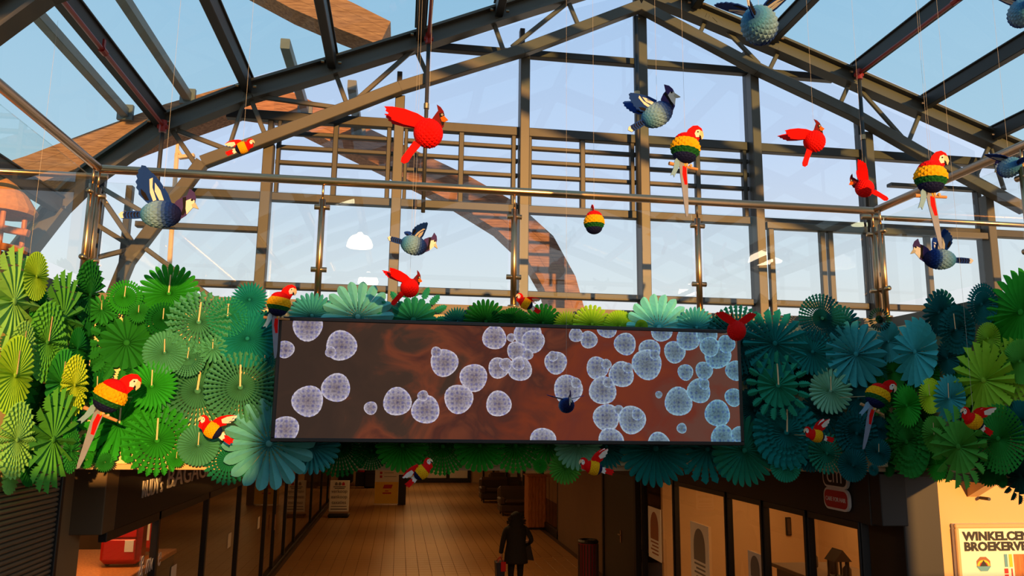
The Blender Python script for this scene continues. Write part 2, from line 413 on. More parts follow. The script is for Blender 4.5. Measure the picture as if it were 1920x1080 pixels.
# sprinkler pipes along two purlins with their drop
def sprinkler(px, py, dx, label):
    p = at(px, py, Y=YT)
    r = empty('sprinkler_pipe', (p.x + dx, YT - .2, p.z - .2)); o = Vector(r.location)
    x, z = p.x + dx, p.z - .14
    part(MB().tube((x, Y0R, z), (x, YT - .25, z), .024, 10), 'pipe', 'redpaint', r, o, True)
    part(MB().tube((x, YT - .25, z - .09), (x, YT - .25, z + .06), .045, 10).tube((x - .06, YT - .25, z - .02), (x + .06, YT - .25, z - .02), .03, 8), 'coupling', 'redpaint', r, o)
    part(MB().tube((x, YT - .25, z - .1), (x, YT - .25, 6.15 if px < 500 else 6.2), .026, 10), 'drop_pipe', 'steel2', r, o, True)
    for yy in (2.0, 4.5, 7.6):
        part(MB().tube((x, yy - .05, z), (x, yy + .05, z), .036, 8).box(x - .01, x + .01, yy - .02, yy + .02, z, z + .12), 'clamp', 'redpaint', r, o)
    part(MB().tube((x, YT - .25, z - 1.0), (x, YT - .25, z - .93), .036, 10), 'clip', 'inox', r, o)
    tag(r, label, 'pipe')
sprinkler(303, 228, .1, 'red sprinkler pipe under the left purlin with dark drop pipe')
sprinkler(788, 68, .11, 'red sprinkler pipe with drop pipe behind the large bright cardinal')
sprinkler(1600, 136, -.08, 'red sprinkler pipe on the right purlin above the small red cardinal')
dp = empty('drain_pipe', (3.14, YG - .2, 6.2))
part(MB().tube((3.14, YG - .2, 6.2), (3.14, YG - .2, 9.3), .03, 10), 'pipe', 'steel2', dp, Vector(dp.location), True)
part(MB().tube((3.14, YG - .2, 8.1), (3.14, YG - .2, 8.16), .042, 10).tube((3.08, YG - .2, 8.13), (3.2, YG - .1, 8.13), .012, 6), 'clip', 'inox', dp, Vector(dp.location))
tag(dp, 'dark vertical pipe clipped to the column behind the high blue jay', 'pipe')

# --- timber arches and struts outside the glass
def arch(pts, widths, y, depth, label):
    r = empty('timber_arch', at(*pts[-1], Y=y)); o = Vector(r.location)
    pp = [at(a, b, Y=y) for a, b in pts]
    nn = []
    for i in range(len(pp)):
        d = pp[min(i + 1, len(pp) - 1)] - pp[max(i - 1, 0)]
        nn.append(Vector((-d.z, 0, d.x)).normalized())
    for i in range(len(pp) - 1):
        for s0, s1 in ((-.5, -.17), (-.165, .165), (.17, .5)):      # three boards side by side
            v = []
            for yy in (y, y + depth):
                for k in (i, i + 1):
                    for s in (s0, s1):
                        q = pp[k] + nn[k] * widths[k] * s; v.append((q.x, yy, q.z))
            part(MB().add(v, [(0, 1, 3, 2), (4, 6, 7, 5), (0, 2, 6, 4), (1, 5, 7, 3), (0, 4, 5, 1), (2, 3, 7, 6)]), 'board', 'timber', r, o)
    return tag(r, label, 'arch')
arch([(-40, 350), (60, 318), (190, 268), (320, 220), (440, 182), (530, 192), (620, 236), (720, 284), (860, 352), (950, 405), (1012, 462), (1050, 530), (1070, 600), (1078, 680)],
     [.5, .5, .5, .5, .45, .5, .5, .52, .55, .6, .62, .6, .58, .56], 12.8, .5, 'weathered timber arch sweeping down outside the glass gable')
arch([(430, -80), (560, -10), (650, 30), (722, 62)], [.5, .5, .48, .42], 11.0, .5, 'short timber beam end jutting over the roof at top left')
for px, py, y1, lb in ((235, 212, 8.6, 'grey steel strut outside the roof, leftmost of four'), (352, 182, 8.6, 'grey steel strut outside the roof, second from the left'),
                  (572, 205, 10.4, 'grey steel strut outside the roof, third from the left'), (672, 245, 10.9, 'grey steel strut outside the roof, ending under the short timber beam')):
    p = at(px, py, Y=12.75)
    r = empty('roof_strut', p); o = Vector(p)
    part(MB().beam((p.x, y1, p.z), (p.x, 12.75, p.z), .13, .15), 'bar', 'strut', r, o)
    part(MB().box(p.x - .12, p.x + .12, 12.72, 12.79, p.z - .12, p.z + .14), 'end_plate', 'strut', r, o)
    tag(r, lb, 'strut', 'roof struts outside')

# street lamp outside
lp = at(322, 600, Y=16); r = empty('street_lamp', lp); o = Vector(lp); tp = at(334, 262, Y=16)
part(MB().tube((lp.x, 16, 0), (tp.x, 16, tp.z - .3), .06, 8, .045), 'pole', 'wallwarm', r, o)
part(MB().beam((tp.x, 16, tp.z - .3), (tp.x, 16, tp.z), .06, .06).beam((tp.x - .05, 16, tp.z + .02), (tp.x + .25, 16, tp.z + .1), .12, .07), 'lamp_head', 'wallwarm', r, o)
part(MB().beam((tp.x, 16, tp.z - .2), (tp.x + .1, 16, tp.z - .35), .05, .05).beam((tp.x + .05, 16, tp.z - .38), (tp.x + .35, 16, tp.z - .32), .12, .07), 'lamp_head', 'wallwarm', r, o)
tag(r, 'two-headed street lamp seen through the gable glass at left', 'street lamp')

# --- balustrade of the gallery
def tube_path(mb, pts, r, n=14):
    for p, q in zip(pts[:-1], pts[1:]): mb.tube(p, q, r, n)
    for p in pts[1:-1]: mb.lathe([(0.001, -r), (r * .7, -r * .7), (r, 0), (r * .7, r * .7), (0.001, r)], n, p)
    return mb
ZR = 5.93; YB = YF + .08
def balustrade(name_label, p0, posts, rail_pts, axis):
    r = empty('balustrade', p0); o = Vector(p0)
    part(tube_path(MB(), rail_pts, .042), 'handrail', 'inox', r, o, True)
    for q in posts:
        x, y = q
        po = part(MB().tube((x, y, 4.72), (x, y, 5.74), .032, 14).tube((x, y, 5.74), (x, y, ZR), .012, 8).tube((x, y, 4.72), (x, y, 4.74), .06, 14), 'post', 'inox', r, o, True)
        for z in (5.66, 5.03):
            d = Vector((.075, 0, 0)) if axis == 'x' else Vector((0, .075, 0))
            part(MB().tube(Vector((x, y, z)) - d, Vector((x, y, z)) + d, .026, 12), 'glass_clamp', 'inox', po, o, True)
    for a, b in zip(posts[:-1], posts[1:]):
        A, B = Vector((a[0], a[1], 0)), Vector((b[0], b[1], 0)); d = (B - A).normalized() * .06
        A, B = A + d, B - d
        nn = Vector((-d.y, d.x, 0)).normalized() * .006
        z0, z1 = 4.85, 5.8
        v = [(A + nn), (B + nn), (B - nn), (A - nn)]
        v = [(q.x, q.y, z0) for q in v] + [(q.x, q.y, z1) for q in v]
        part(MB().add(v, [(0, 1, 5, 4), (4, 5, 6, 7), (1, 2, 6, 5), (3, 0, 4, 7)]), 'glass_pane', 'railglass', r, o)
    return tag(r, name_label, 'railing')
balustrade('steel and glass balustrade running straight across above the big screen', (1.1, YB, 4.72),
           [(XL - .03, YB), (-.83, YB), (1.1, YB), (3.07, YB), (XR, YB)], [(XL - .03, YB, ZR), (XR + .02, YB, ZR)], 'x')
balustrade('steel and glass balustrade over the left wall of green fans', (XL - .03, 4.7, 4.72),
           [(XL - .03, 7.45), (XL - .03, 5.5), (XL - .03, 3.5), (XL - .03, 1.6)], [(XL - .03, 7.52, ZR), (XL - .03, 1.5, ZR)], 'y')
balustrade('steel and glass balustrade over the right wall of fans', (XR, 4.7, 4.72),
           [(XR, 7.45), (XR, 5.5), (XR, 3.5), (XR, 1.6)], [(XR + .02, 7.52, ZR), (XR + .02, 1.5, ZR)], 'y')
for x0, x1, lb in ((XL - .05, -6.2, 'plain handrail continuing left of the gallery corner'), (XR + .04, 9.5, 'plain handrail continuing right of the gallery corner')):
    r = empty('handrail', (x0, YB, 4.72)); o = Vector(r.location)
    part(MB().tube((x0, YB + .25, ZR), (x1, YB + .25, ZR), .03, 12), 'rail', 'inox', r, o, True)
    for t in (.55, .98):
        x = x0 + (x1 - x0) * t; part(MB().tube((x, YB + .25, 4.72), (x, YB + .25, ZR), .022, 10), 'post', 'inox', r, o, True)
    tag(r, lb, 'railing')

# --- pendant dome lamps of the hall behind the viewer (they mirror in the gable glass)
MIRY = YG + .12
for px, py, lb in ((673, 462, 'glass dome pendant lamp mirrored left of the flying blue jay'), (690, 532, 'glass dome pendant lamp mirrored above the pale aqua fan'),
               (1448, 492, 'glass dome pendant lamp mirrored beside the doorway column'), (1290, 552, 'glass dome pendant lamp mirrored above the small aqua fan')):
    v = at(px, py, Y=2 * MIRY + 3.0)                 # mirror image depth for a lamp at Y=-3
    c = Vector((v.x, -3.0, v.z))
    r = empty('pendant_lamp', c)
    z0 = 0
    prof = [(.30, 0), (.31, .04), (.28, .16), (.2, .26), (.08, .31), (.05, .36)]
    obj('dome', *(lambda m: (m.v, m.f))(MB().lathe(prof, 20)), 'lampglow', r, True)
    obj('collar', *(lambda m: (m.v, m.f))(MB().lathe([(.05, .36), (.06, .38), (.06, .5), (.02, .54)], 14)), 'steel2', r, True)
    obj('cable', *(lambda m: (m.v, m.f))(MB().tube((0, 0, .54), (0, 0, max(.8, 9.0 - c.z)), .01, 6)), 'steel2', r)
    tag(r, lb, 'lamp', 'pendant lamps')

# ================================================================== paper fans
STY = {
 'round':   (36, .030, [(.06, 0), (.5, 0), (.9, 0), (.96, .14), (1, .5)], 0),
 'fine':    (52, .024, [(.06, 0), (.5, 0), (.9, 0), (.97, .2), (1, .7)], 0),
 'petal':   (27, .040, [(.06, 0), (.5, 0), (.72, .02), (.82, .08), (.91, .26), (.97, .55), (1, .92)], 0),
 'spike':   (30, .036, [(.06, 0), (.5, 0), (.74, .02), (.86, .4), (1, 1)], 0),
 'star':    (16, .060, [(.06, 0), (.42, .02), (.7, .2), (.85, .42), (1, 1)], 0),
 'eyelet':  (36, .030, [(.06, 0), (.55, 0), (.60, .42), (.65, 0), (.78, 0), (.84, .5), (.90, .06), (1, 1)], 0),
 'lace':    (38, .030, [(.06, 0), (.36, 0), (.41, .42), (.46, 0), (.52, .44), (.58, 0), (.64, .46), (.70, 0), (.76, .48), (.82, 0), (.88, .5), (.93, .06), (1, 1)], 0),
 'wavy':    (28, .042, [(.06, 0), (.2, 0), (.3, 0), (.4, 0), (.5, 0), (.58, 0), (.66, 0), (.74, 0), (.82, .02), (.9, .14), (.96, .4), (1, .9)], .55),
 'zigzag':  (18, .055, [(.06, 0), (.4, 0), (.55, .05), (.58, .2), (.68, .06), (.71, .25), (.8, .1), (.83, .35), (.91, .25), (.93, .5), (1, 1)], 0),
 'scallop': (24, .044, [(.06, 0), (.55, 0), (.72, .03), (.75, .24), (.86, .14), (.93, .2), (.98, .5), (1, .9)], 0),
 'leaf':    (17, .050, [(.05, 0), (.35, 0), (.56, .02), (.61, .25), (.635, .86), (.66, .6), (.70, .26), (.715, .5), (.76, .22), (.775, .5), (.82, .26), (.835, .55), (.88, .38), (.895, .62), (.94, .55), (.95, .75), (1, 1)], 0),
 'leaflet': (26, .040, [(.06, 0), (.4, 0), (.46, .1), (.49, .55), (.52, .12), (.60, .05), (.63, .6), (.66, .14), (.74, .06), (.77, .62), (.80, .16), (.88, .12), (.90, .6), (.92, .3), (1, 1)], 0),
 'daisy':   (18, .055, [(.06, 0), (.16, 0), (.19, .35), (.22, 0), (.25, .38), (.29, .05), (.34, .2), (.42, .05), (.6, .01), (.78, .03), (.87, .13), (.94, .34), (.98, .65), (1, .95)], 0),
 'cells':   (26, .046, [(.06, 0), (.3, 0), (.36, .3), (.42, .02), (.5, .34), (.56, .03), (.64, .36), (.7, .04), (.78, .4), (.84, .06), (.92, .3), (1, .95)], .3),
 'ring':    (26, .036, [(.06, 0), (.32, 0), (.36, .78), (.62, .76), (.66, 0), (.72, .5), (.78, 0), (.85, .55), (.9, .1), (1, 1)], 0),
}
SPH = {'round': 'smooth round pleats', 'fine': 'fine narrow pleats', 'petal': 'petal-tipped pleats', 'spike': 'spiky pleats', 'star': 'few pointed rays', 'eyelet': 'punched eyelet rim',
       'lace': 'lacy hole rings', 'wavy': 'wavy pleats', 'zigzag': 'saw-edged pleats', 'scallop': 'finger-shaped tips', 'leaf': 'toothed leaf rim', 'leaflet': 'feathery cut-outs',
       'daisy': 'broad daisy petals', 'cells': 'scaly cells', 'ring': 'open spoked ring'}
def fan_mesh(style):
    N, h, st, wig = STY[style]
    h *= 1.4
    v = []; f = []; wd = PI / N
    for k in range(N):
        a0 = 2 * PI * k / N
        for s in (-1, 1):
            b = len(v)
            for r, g in st:
                rid = a0 + wig * wd * math.sin(r * 42)
                val = rid + s * wd * (1 - g)
                hz = h * min(1, .45 + r)
                v.append((r * math.cos(rid), r * math.sin(rid), hz)); v.append((r * math.cos(val), r * math.sin(val), hz * (1 - 2 * (1 - g))))
            for i in range(len(st) - 1):
                q = (b + 2 * i, b + 2 * i + 1, b + 2 * i + 3, b + 2 * i + 2)
                f.append(q if s > 0 else tuple(reversed(q)))
    return mesh('pleated_disc_' + style, v, f, 'paper')
FM = {s: fan_mesh(s) for s in STY}
_h = MB().lathe([(.075, -.01), (.075, .035), (.05, .05), (.012, .055)], 14); HUB = mesh('hub', _h.v, _h.f, 'paper', True)
_t = MB().box(-.022, .022, .02, .62, .05, .06, .003); TAB = mesh('hanging_tab', _t.v, _t.f, 'tab')

_p = MB().tube((0, 0, -1), (0, 0, .0), .008, 6); PIN = mesh('fixing_pin', _p.v, _p.f, 'tab')
COL = {'lime': ('lime green', (150, 205, 52)), 'pale': ('pale green', (128, 190, 92)), 'green': ('green', (46, 165, 44)), 'mid': ('mid green', (40, 140, 50)), 'deep': ('deep green', (14, 104, 36)),
       'sea': ('sea green', (78, 160, 122)), 'jade': ('jade', (34, 142, 110)), 'teal': ('teal', (18, 132, 128)), 'dark': ('dark teal', (10, 98, 100)), 'aqua': ('aqua', (64, 172, 178)), 'mint': ('mint', (140, 212, 176)),
       'sky': ('pale aqua', (108, 202, 204)), 'leafy': ('leaf green', (84, 170, 60)), 'yel': ('yellow green', (190, 225, 50)), 'black': ('blackish green', (10, 58, 50))}
# wall, x, y, radius in the photo, edge style, colour, tab, where
FANS = [
 # fillers in the gaps of the lower layers
 ('F', 205, 618, 24, 'round', 'deep', 0, 'half hidden above the leaf fan at upper left'),
 ('F', 300, 772, 40, 'spike', 'mid', 0, 'half hidden between spiky and feathery green fans'),
 ('F', 335, 700, 34, 'round', 'jade', 0, 'half hidden left of the lace giants'),
 ('F', 410, 690, 36, 'petal', 'jade', 0, 'half hidden behind the two lace giants'),
 ('F', 420, 640, 40, 'round', 'jade', 0, 'half hidden under the upper jade fans'),
 ('F', 500, 745, 40, 'spike', 'teal', 0, 'half hidden behind the left screen frame'),
 ('F', 500, 620, 36, 'round', 'dark', 0, 'half hidden behind the screen corner macaw'),
 ('F', 268, 690, 30, 'round', 'deep', 0, 'half hidden above the spiky green fan'),
 ('F', 190, 830, 34, 'zigzag', 'mid', 0, 'half hidden behind the macaw tail end'),
 ('F', 1415, 770, 44, 'round', 'dark', 0, 'half hidden behind the right screen frame'),
 ('F', 1420, 690, 44, 'petal', 'dark', 0, 'half hidden beside the right screen frame'),
 ('F', 1500, 700, 40, 'round', 'black', 0, 'half hidden between leaf and mint fans'),
 ('F', 1580, 610, 40, 'petal', 'dark', 0, 'half hidden right of the tall lace fan'),
 ('F', 1600, 700, 48, 'round', 'dark', 0, 'half hidden under the big aqua daisy'),
 ('F', 1520, 845, 40, 'round', 'dark', 0, 'half hidden right of the big wavy fan'),
 ('F', 1640, 690, 40, 'petal', 'jade', 0, 'half hidden right of the aqua daisy'),
 ('F', 1640, 740, 40, 'round', 'deep', 0, 'half hidden behind the right perched macaw'),
 ('R', 1685, 720, 50, 'round', 'deep', 0, 'half hidden by the right corner'),
 ('R', 1672, 820, 50, 'petal', 'deep', 0, 'half hidden low by the right corner'),
 ('R', 1665, 870, 26, 'spike', 'deep', 0, 'lowest beside the right corner'),
 ('R', 1735, 700, 44, 'round', 'mid', 0, 'half hidden below the right wall daisy'),
 ('R', 1800, 690, 44, 'petal', 'mid', 0, 'half hidden left of the saw-edged lime fan'),
 ('R', 1830, 780, 50, 'round', 'deep', 0, 'half hidden behind the hanging right macaw'),
 ('R', 1850, 880, 34, 'petal', 'deep', 0, 'half hidden at the bottom of right wall'),
 ('R', 1870, 640, 50, 'round', 'deep', 0, 'half hidden behind the small lime oval'),
 ('R', 1725, 790, 46, 'wavy', 'deep', 0, 'half hidden between the right wall green fans'),
 ('L', 100, 700, 60, 'round', 'deep', 0, 'half hidden at the middle of left wall'),
 ('L', 160, 770, 50, 'petal', 'deep', 0, 'half hidden in the lower left corner'),
 ('L', 168, 700, 40, 'round', 'deep', 0, 'half hidden in the left corner'),
 ('L', 60, 860, 46, 'petal', 'mid', 0, 'half hidden low on the left wall'),
 ('L', 150, 600, 44, 'petal', 'deep', 0, 'half hidden behind the scaly corner fan'),
 ('L', 168, 553, 62, 'cells', 'deep', 0, 'standing in the left corner below the post'),
 # left wall
 ('L', 55, 775, 62, 'leaf', 'deep', 0, 'half hidden right of the left-edge macaw'),
 ('L', 72, 570, 34, 'wavy', 'mid', 0, 'below the upright lime oval at left'),
 ('L', 165, 632, 26, 'spike', 'deep', 0, 'in the left corner below the big scaly fan'),
 ('L', 24, 565, 96, 'leaf', 'pale', 0, 'topmost at the left picture edge'),
 ('L', 68, 518, 42, 'round', 'lime', 0, 'standing tall above the left wall'),
 ('L', 116, 597, 84, 'leaf', 'leafy', 0, 'upper middle of the left wall'),
 ('L', 49, 721, 46, 'star', 'mid', 0, 'right of the lime fan at left edge'),
 ('L', 145, 653, 38, 'spike', 'deep', 0, 'right of the large scaly fan on left wall'),
 ('L', 87, 641, 70, 'cells', 'leafy', 1, 'centre of the left wall'),
 ('L', 42, 653, 47, 'cells', 'pale', 1, 'left wall, just left of its central scaly fan'),
 ('L', 27, 703, 66, 'round', 'lime', 1, 'left picture edge above the macaw'),
 ('L', 150, 740, 26, 'round', 'green', 0, 'sliver in the left corner beside the macaw'),
 ('L', 149, 787, 20, 'fine', 'jade', 0, 'sliver in the left corner near the macaw tail'),
 ('L', 114, 718, 58, 'petal', 'mid', 1, 'left wall beside the glowing yellow-green sliver'),
 ('L', 139, 722, 52, 'cells', 'yel', 0, 'glowing sliver near the left corner'),
 ('L', 20, 893, 30, 'scallop', 'pale', 0, 'lowest at the left picture edge'),
 ('L', 30, 825, 64, 'cells', 'pale', 0, 'left edge below the cropped macaw'),
 ('L', 131, 797, 30, 'round', 'green', 1, 'below the glowing yellow-green sliver'),
 ('L', 133, 845, 38, 'cells', 'mid', 0, 'bottom of the left wall by the corner'),
 ('L', 97, 824, 88, 'leaf', 'leafy', 0, 'bottom of the left wall over the shutter'),
 # front, left of the screen
 ('F', 168, 687, 36, 'round', 'mid', 1, 'beside the left corner above the perched macaw'),
 ('F', 183, 728, 32, 'spike', 'deep', 1, 'directly behind the sunlit perched macaw'),
 ('F', 238, 643, 72, 'leaf', 'mid', 0, 'upper left, below the two small upper fans'),
 ('F', 191, 581, 27, 'star', 'mid', 1, 'near the left corner at the top edge'),
 ('F', 317, 550, 52, 'petal', 'green', 1, 'tallest on the upper left edge'),
 ('F', 234, 557, 31, 'eyelet', 'green', 1, 'top edge left of the tall green fan'),
 ('F', 260, 586, 20, 'spike', 'mid', 1, 'tucked below the eyelet fan at upper left'),
 ('F', 306, 599, 31, 'eyelet', 'deep', 1, 'right under the tall green fan'),
 ('F', 371, 733, 74, 'lace', 'sea', 1, 'the left of two lace giants'),
 ('F', 225, 795, 64, 'zigzag', 'green', 1, 'right of the perched macaw tail'),
 ('F', 373, 604, 56, 'cells', 'sea', 1, 'upper row between green and teal fans'),
 ('F', 464, 635, 50, 'round', 'teal', 0, 'beside the upper left screen corner'),
 ('F', 427, 594, 37, 'eyelet', 'jade', 1, 'upper row left of the spiky teal fan'),
 ('F', 468, 562, 33, 'spike', 'teal', 0, 'top edge left of the small perched macaw'),
 ('F', 399, 654, 26, 'star', 'sea', 1, 'gap between lace fans left of screen'),
 ('F', 309, 661, 37, 'round', 'sea', 1, 'left of the small lace fan'),
 ('F', 352, 672, 32, 'lace', 'sea', 1, 'small lace fan above the lace giants'),
 ('F', 285, 724, 44, 'spike', 'green', 1, 'right of the sunlit perched macaw head'),
 ('F', 451, 726, 62, 'lace', 'sea', 1, 'touching the screen, the right of two lace giants'),
 ('F', 496, 678, 19, 'eyelet', 'teal', 1, 'against the left screen frame'),
 ('F', 428, 863, 42, 'leaflet', 'jade', 0, 'bottom edge behind the huge aqua daisy'),
 ('F', 295, 826, 60, 'leaflet', 'green', 1, 'bottom left above the luggage shop sign'),
 ('F', 162, 862, 15, 'eyelet', 'green', 0, 'bottom edge in the left corner'),
 ('F', 196, 867, 17, 'spike', 'mid', 0, 'bottom edge second from the left corner'),
 ('F', 331, 859, 17, 'spike', 'green', 1, 'bottom edge above the luggage shop sign'),
 ('F', 372, 835, 35, 'round', 'sea', 1, 'below the flying macaw left of screen'),
 # bottom row under the screen
 ('F', 637, 836, 54, 'lace', 'deep', 0, 'under the screen, first from its left end'),
 ('F', 697, 845, 34, 'lace', 'deep', 0, 'under the screen, second lace fan from left'),
 ('F', 830, 837, 51, 'lace', 'green', 0, 'under the screen right of the hanging macaw'),
 ('F', 754, 835, 47, 'petal', 'green', 0, 'under the screen above the information board'),
 ('F', 966, 836, 49, 'leaflet', 'green', 0, 'under the middle of the screen'),
 ('F', 899, 836, 46, 'scallop', 'green', 0, 'under the screen left of its middle'),
 ('F', 1028, 837, 32, 'star', 'green', 0, 'under the screen above the pine cabinet'),
 ('F', 1013, 873, 15, 'spike', 'green', 0, 'hanging lowest above the pine cabinet'),
 ('F', 1060, 876, 31, 'petal', 'leafy', 0, 'hanging left of the flying macaw below screen'),
 ('F', 1137, 838, 43, 'spike', 'teal', 0, 'under the screen behind the flying macaw tail'),
 ('F', 1084, 835, 45, 'petal', 'mint', 0, 'under the screen above the flying macaw'),
 ('F', 1326, 842, 64, 'zigzag', 'teal', 0, 'under the right end of the screen'),
 ('F', 1229, 841, 70, 'petal', 'teal', 0, 'under the screen, biggest of the bottom row'),
 ('F', 1395, 845, 66, 'petal', 'jade', 0, 'under the lower right screen corner'),
 ('F', 585, 836, 49, 'petal', 'aqua', 0, 'under the lower left end of screen'),
 ('F', 505, 832, 78, 'daisy', 'sky', 0, 'at the lower left screen corner'),
 # row above the screen
 ('F', 585, 592, 42, 'petal', 'aqua', 0, 'on top of the screen, first from left'),
 ('F', 775, 600, 66, 'leaf', 'jade', 0, 'on top of the screen below the red bird'),
 ('F', 671, 594, 64, 'daisy', 'sky', 0, 'on top of the screen near its left end'),
 ('F', 858, 603, 28, 'spike', 'dark', 0, 'on top of the screen right of the leaf fan'),
 ('F', 911, 603, 42, 'petal', 'deep', 0, 'on top of the screen left of middle post'),
 ('F', 1018, 606, 37, 'scallop', 'deep', 0, 'on top of the screen behind small macaw'),
 ('F', 964, 605, 29, 'round', 'deep', 0, 'on top of the screen below the middle post'),
 ('F', 1064, 609, 28, 'spike', 'lime', 0, 'on top of the screen, left of three lime'),
 ('F', 1110, 608, 37, 'scallop', 'lime', 0, 'on top of the screen, middle of three lime'),
 ('F', 1162, 612, 31, 'round', 'lime', 0, 'on top of the screen, right of three lime'),
 ('F', 1235, 614, 64, 'daisy', 'sky', 0, 'on top of the screen near its right end'),
 ('F', 1203, 612, 13, 'fine', 'lime', 0, 'tiny one on top of the screen'),
 ('F', 1352, 612, 22, 'round', 'black', 0, 'beside the V-winged red bird'),
 ('F', 1306, 614, 40, 'petal', 'aqua', 0, 'on top of the screen, last before right corner'),
 # front, right of the screen
 ('F', 1385, 637, 68, 'lace', 'dark', 0, 'behind the red V-winged bird at screen corner'),
 ('F', 1452, 644, 68, 'zigzag', 'teal', 0, 'upper right of the screen, holly shaped'),
 ('F', 1541, 597, 50, 'lace', 'dark', 0, 'tall on the upper edge right of screen'),
 ('F', 1542, 775, 47, 'scallop', 'dark', 0, 'behind the small flying macaw right of screen'),
 ('F', 1473, 873, 31, 'round', 'jade', 0, 'bottom edge left of the hair shop sign'),
 ('F', 1474, 811, 70, 'wavy', 'teal', 1, 'beside the lower right screen corner'),
 ('F', 1523, 660, 46, 'petal', 'teal', 0, 'right of the holly shaped fan'),
 ('F', 1458, 723, 67, 'leaf', 'jade', 1, 'halfway down the right screen edge'),
 ('F', 1609, 747, 36, 'spike', 'dark', 0, 'behind the perched macaw right of screen'),
 ('F', 1557, 733, 45, 'petal', 'mint', 1, 'palest right of the screen'),
 ('F', 1550, 850, 40, 'leaflet', 'jade', 0, 'above the hair shop sign'),
 ('F', 1647, 803, 24, 'round', 'dark', 0, 'right of the perched macaw long tail'),
 ('F', 1606, 813, 46, 'wavy', 'dark', 0, 'under the perched macaw right of screen'),
 ('F', 1604, 664, 66, 'daisy', 'aqua', 0, 'right of screen above the perched macaw'),
 ('F', 1649, 599, 24, 'ring', 'black', 0, 'below the right corner post'),
 ('F', 1599, 873, 31, 'round', 'dark', 0, 'bottom edge right of the hair shop sign'),
 ('F', 1647, 848, 26, 'round', 'dark', 1, 'bottom right of the front wall'),
 ('F', 1638, 881, 12, 'spike', 'dark', 0, 'lowest on the front wall at right'),
 # right wall
 ('R', 1676, 697, 38, 'petal', 'mid', 0, 'behind the perched macaw head at right'),
 ('R', 1667, 641, 42, 'petal', 'aqua', 0, 'by the right corner between two big daisies'),
 ('R', 1660, 780, 15, 'eyelet', 'mid', 0, 'by the right corner beside the perched macaw'),
 ('R', 1762, 586, 48, 'scallop', 'dark', 0, 'upper right wall, left of two on top edge'),
 ('R', 1842, 571, 45, 'eyelet', 'dark', 0, 'upper right wall below the flying jay'),
 ('R', 1777, 672, 38, 'spike', 'dark', 0, 'right wall beside the big aqua daisy'),
 ('R', 1794, 618, 52, 'wavy', 'dark', 1, 'right wall under the two topmost teal fans'),
 ('R', 1717, 660, 70, 'daisy', 'aqua', 0, 'biggest aqua on the right wall'),
 ('R', 1701, 829, 70, 'wavy', 'mid', 0, 'bottom left of the right wall'),
 ('R', 1745, 742, 36, 'lace', 'yel', 1, 'right wall, peeping out behind the mint fan'),
 ('R', 1701, 761, 44, 'spike', 'green', 0, 'right wall beside the perched macaw'),
 ('R', 1756, 870, 36, 'spike', 'green', 0, 'bottom of the right wall over the cream wall'),
 ('R', 1753, 815, 37, 'round', 'leafy', 1, 'right wall left of the hanging macaw'),
 ('R', 1916, 586, 92, 'petal', 'green', 0, 'right picture edge at the top'),
 ('R', 1895, 697, 70, 'leaflet', 'lime', 1, 'right picture edge, lime feathery one'),
 ('R', 1853, 635, 34, 'lace', 'lime', 0, 'small oval left of the big right-edge fan'),
 ('R', 1914, 678, 46, 'fine', 'leafy', 0, 'at the right picture edge halfway up'),
 ('R', 1846, 713, 80, 'zigzag', 'lime', 0, 'right wall above the hanging macaw'),
 ('R', 1781, 747, 48, 'petal', 'aqua', 1, 'right wall left of the hanging macaw head'),
 ('R', 1912, 790, 42, 'round', 'dark', 0, 'right picture edge below the lime fans'),
 ('R', 1914, 893, 56, 'leaf', 'black', 0, 'lowest at the right picture edge'),
 ('R', 1878, 900, 18, 'spike', 'deep', 0, 'bottom of right wall below the lace fan'),
 ('R', 1873, 823, 70, 'lace', 'mid', 0, 'right wall under the hanging macaw wing'),
 ('R', 1799, 838, 82, 'leaf', 'leafy', 0, 'lower right wall below the hanging macaw'),
]
placed = []
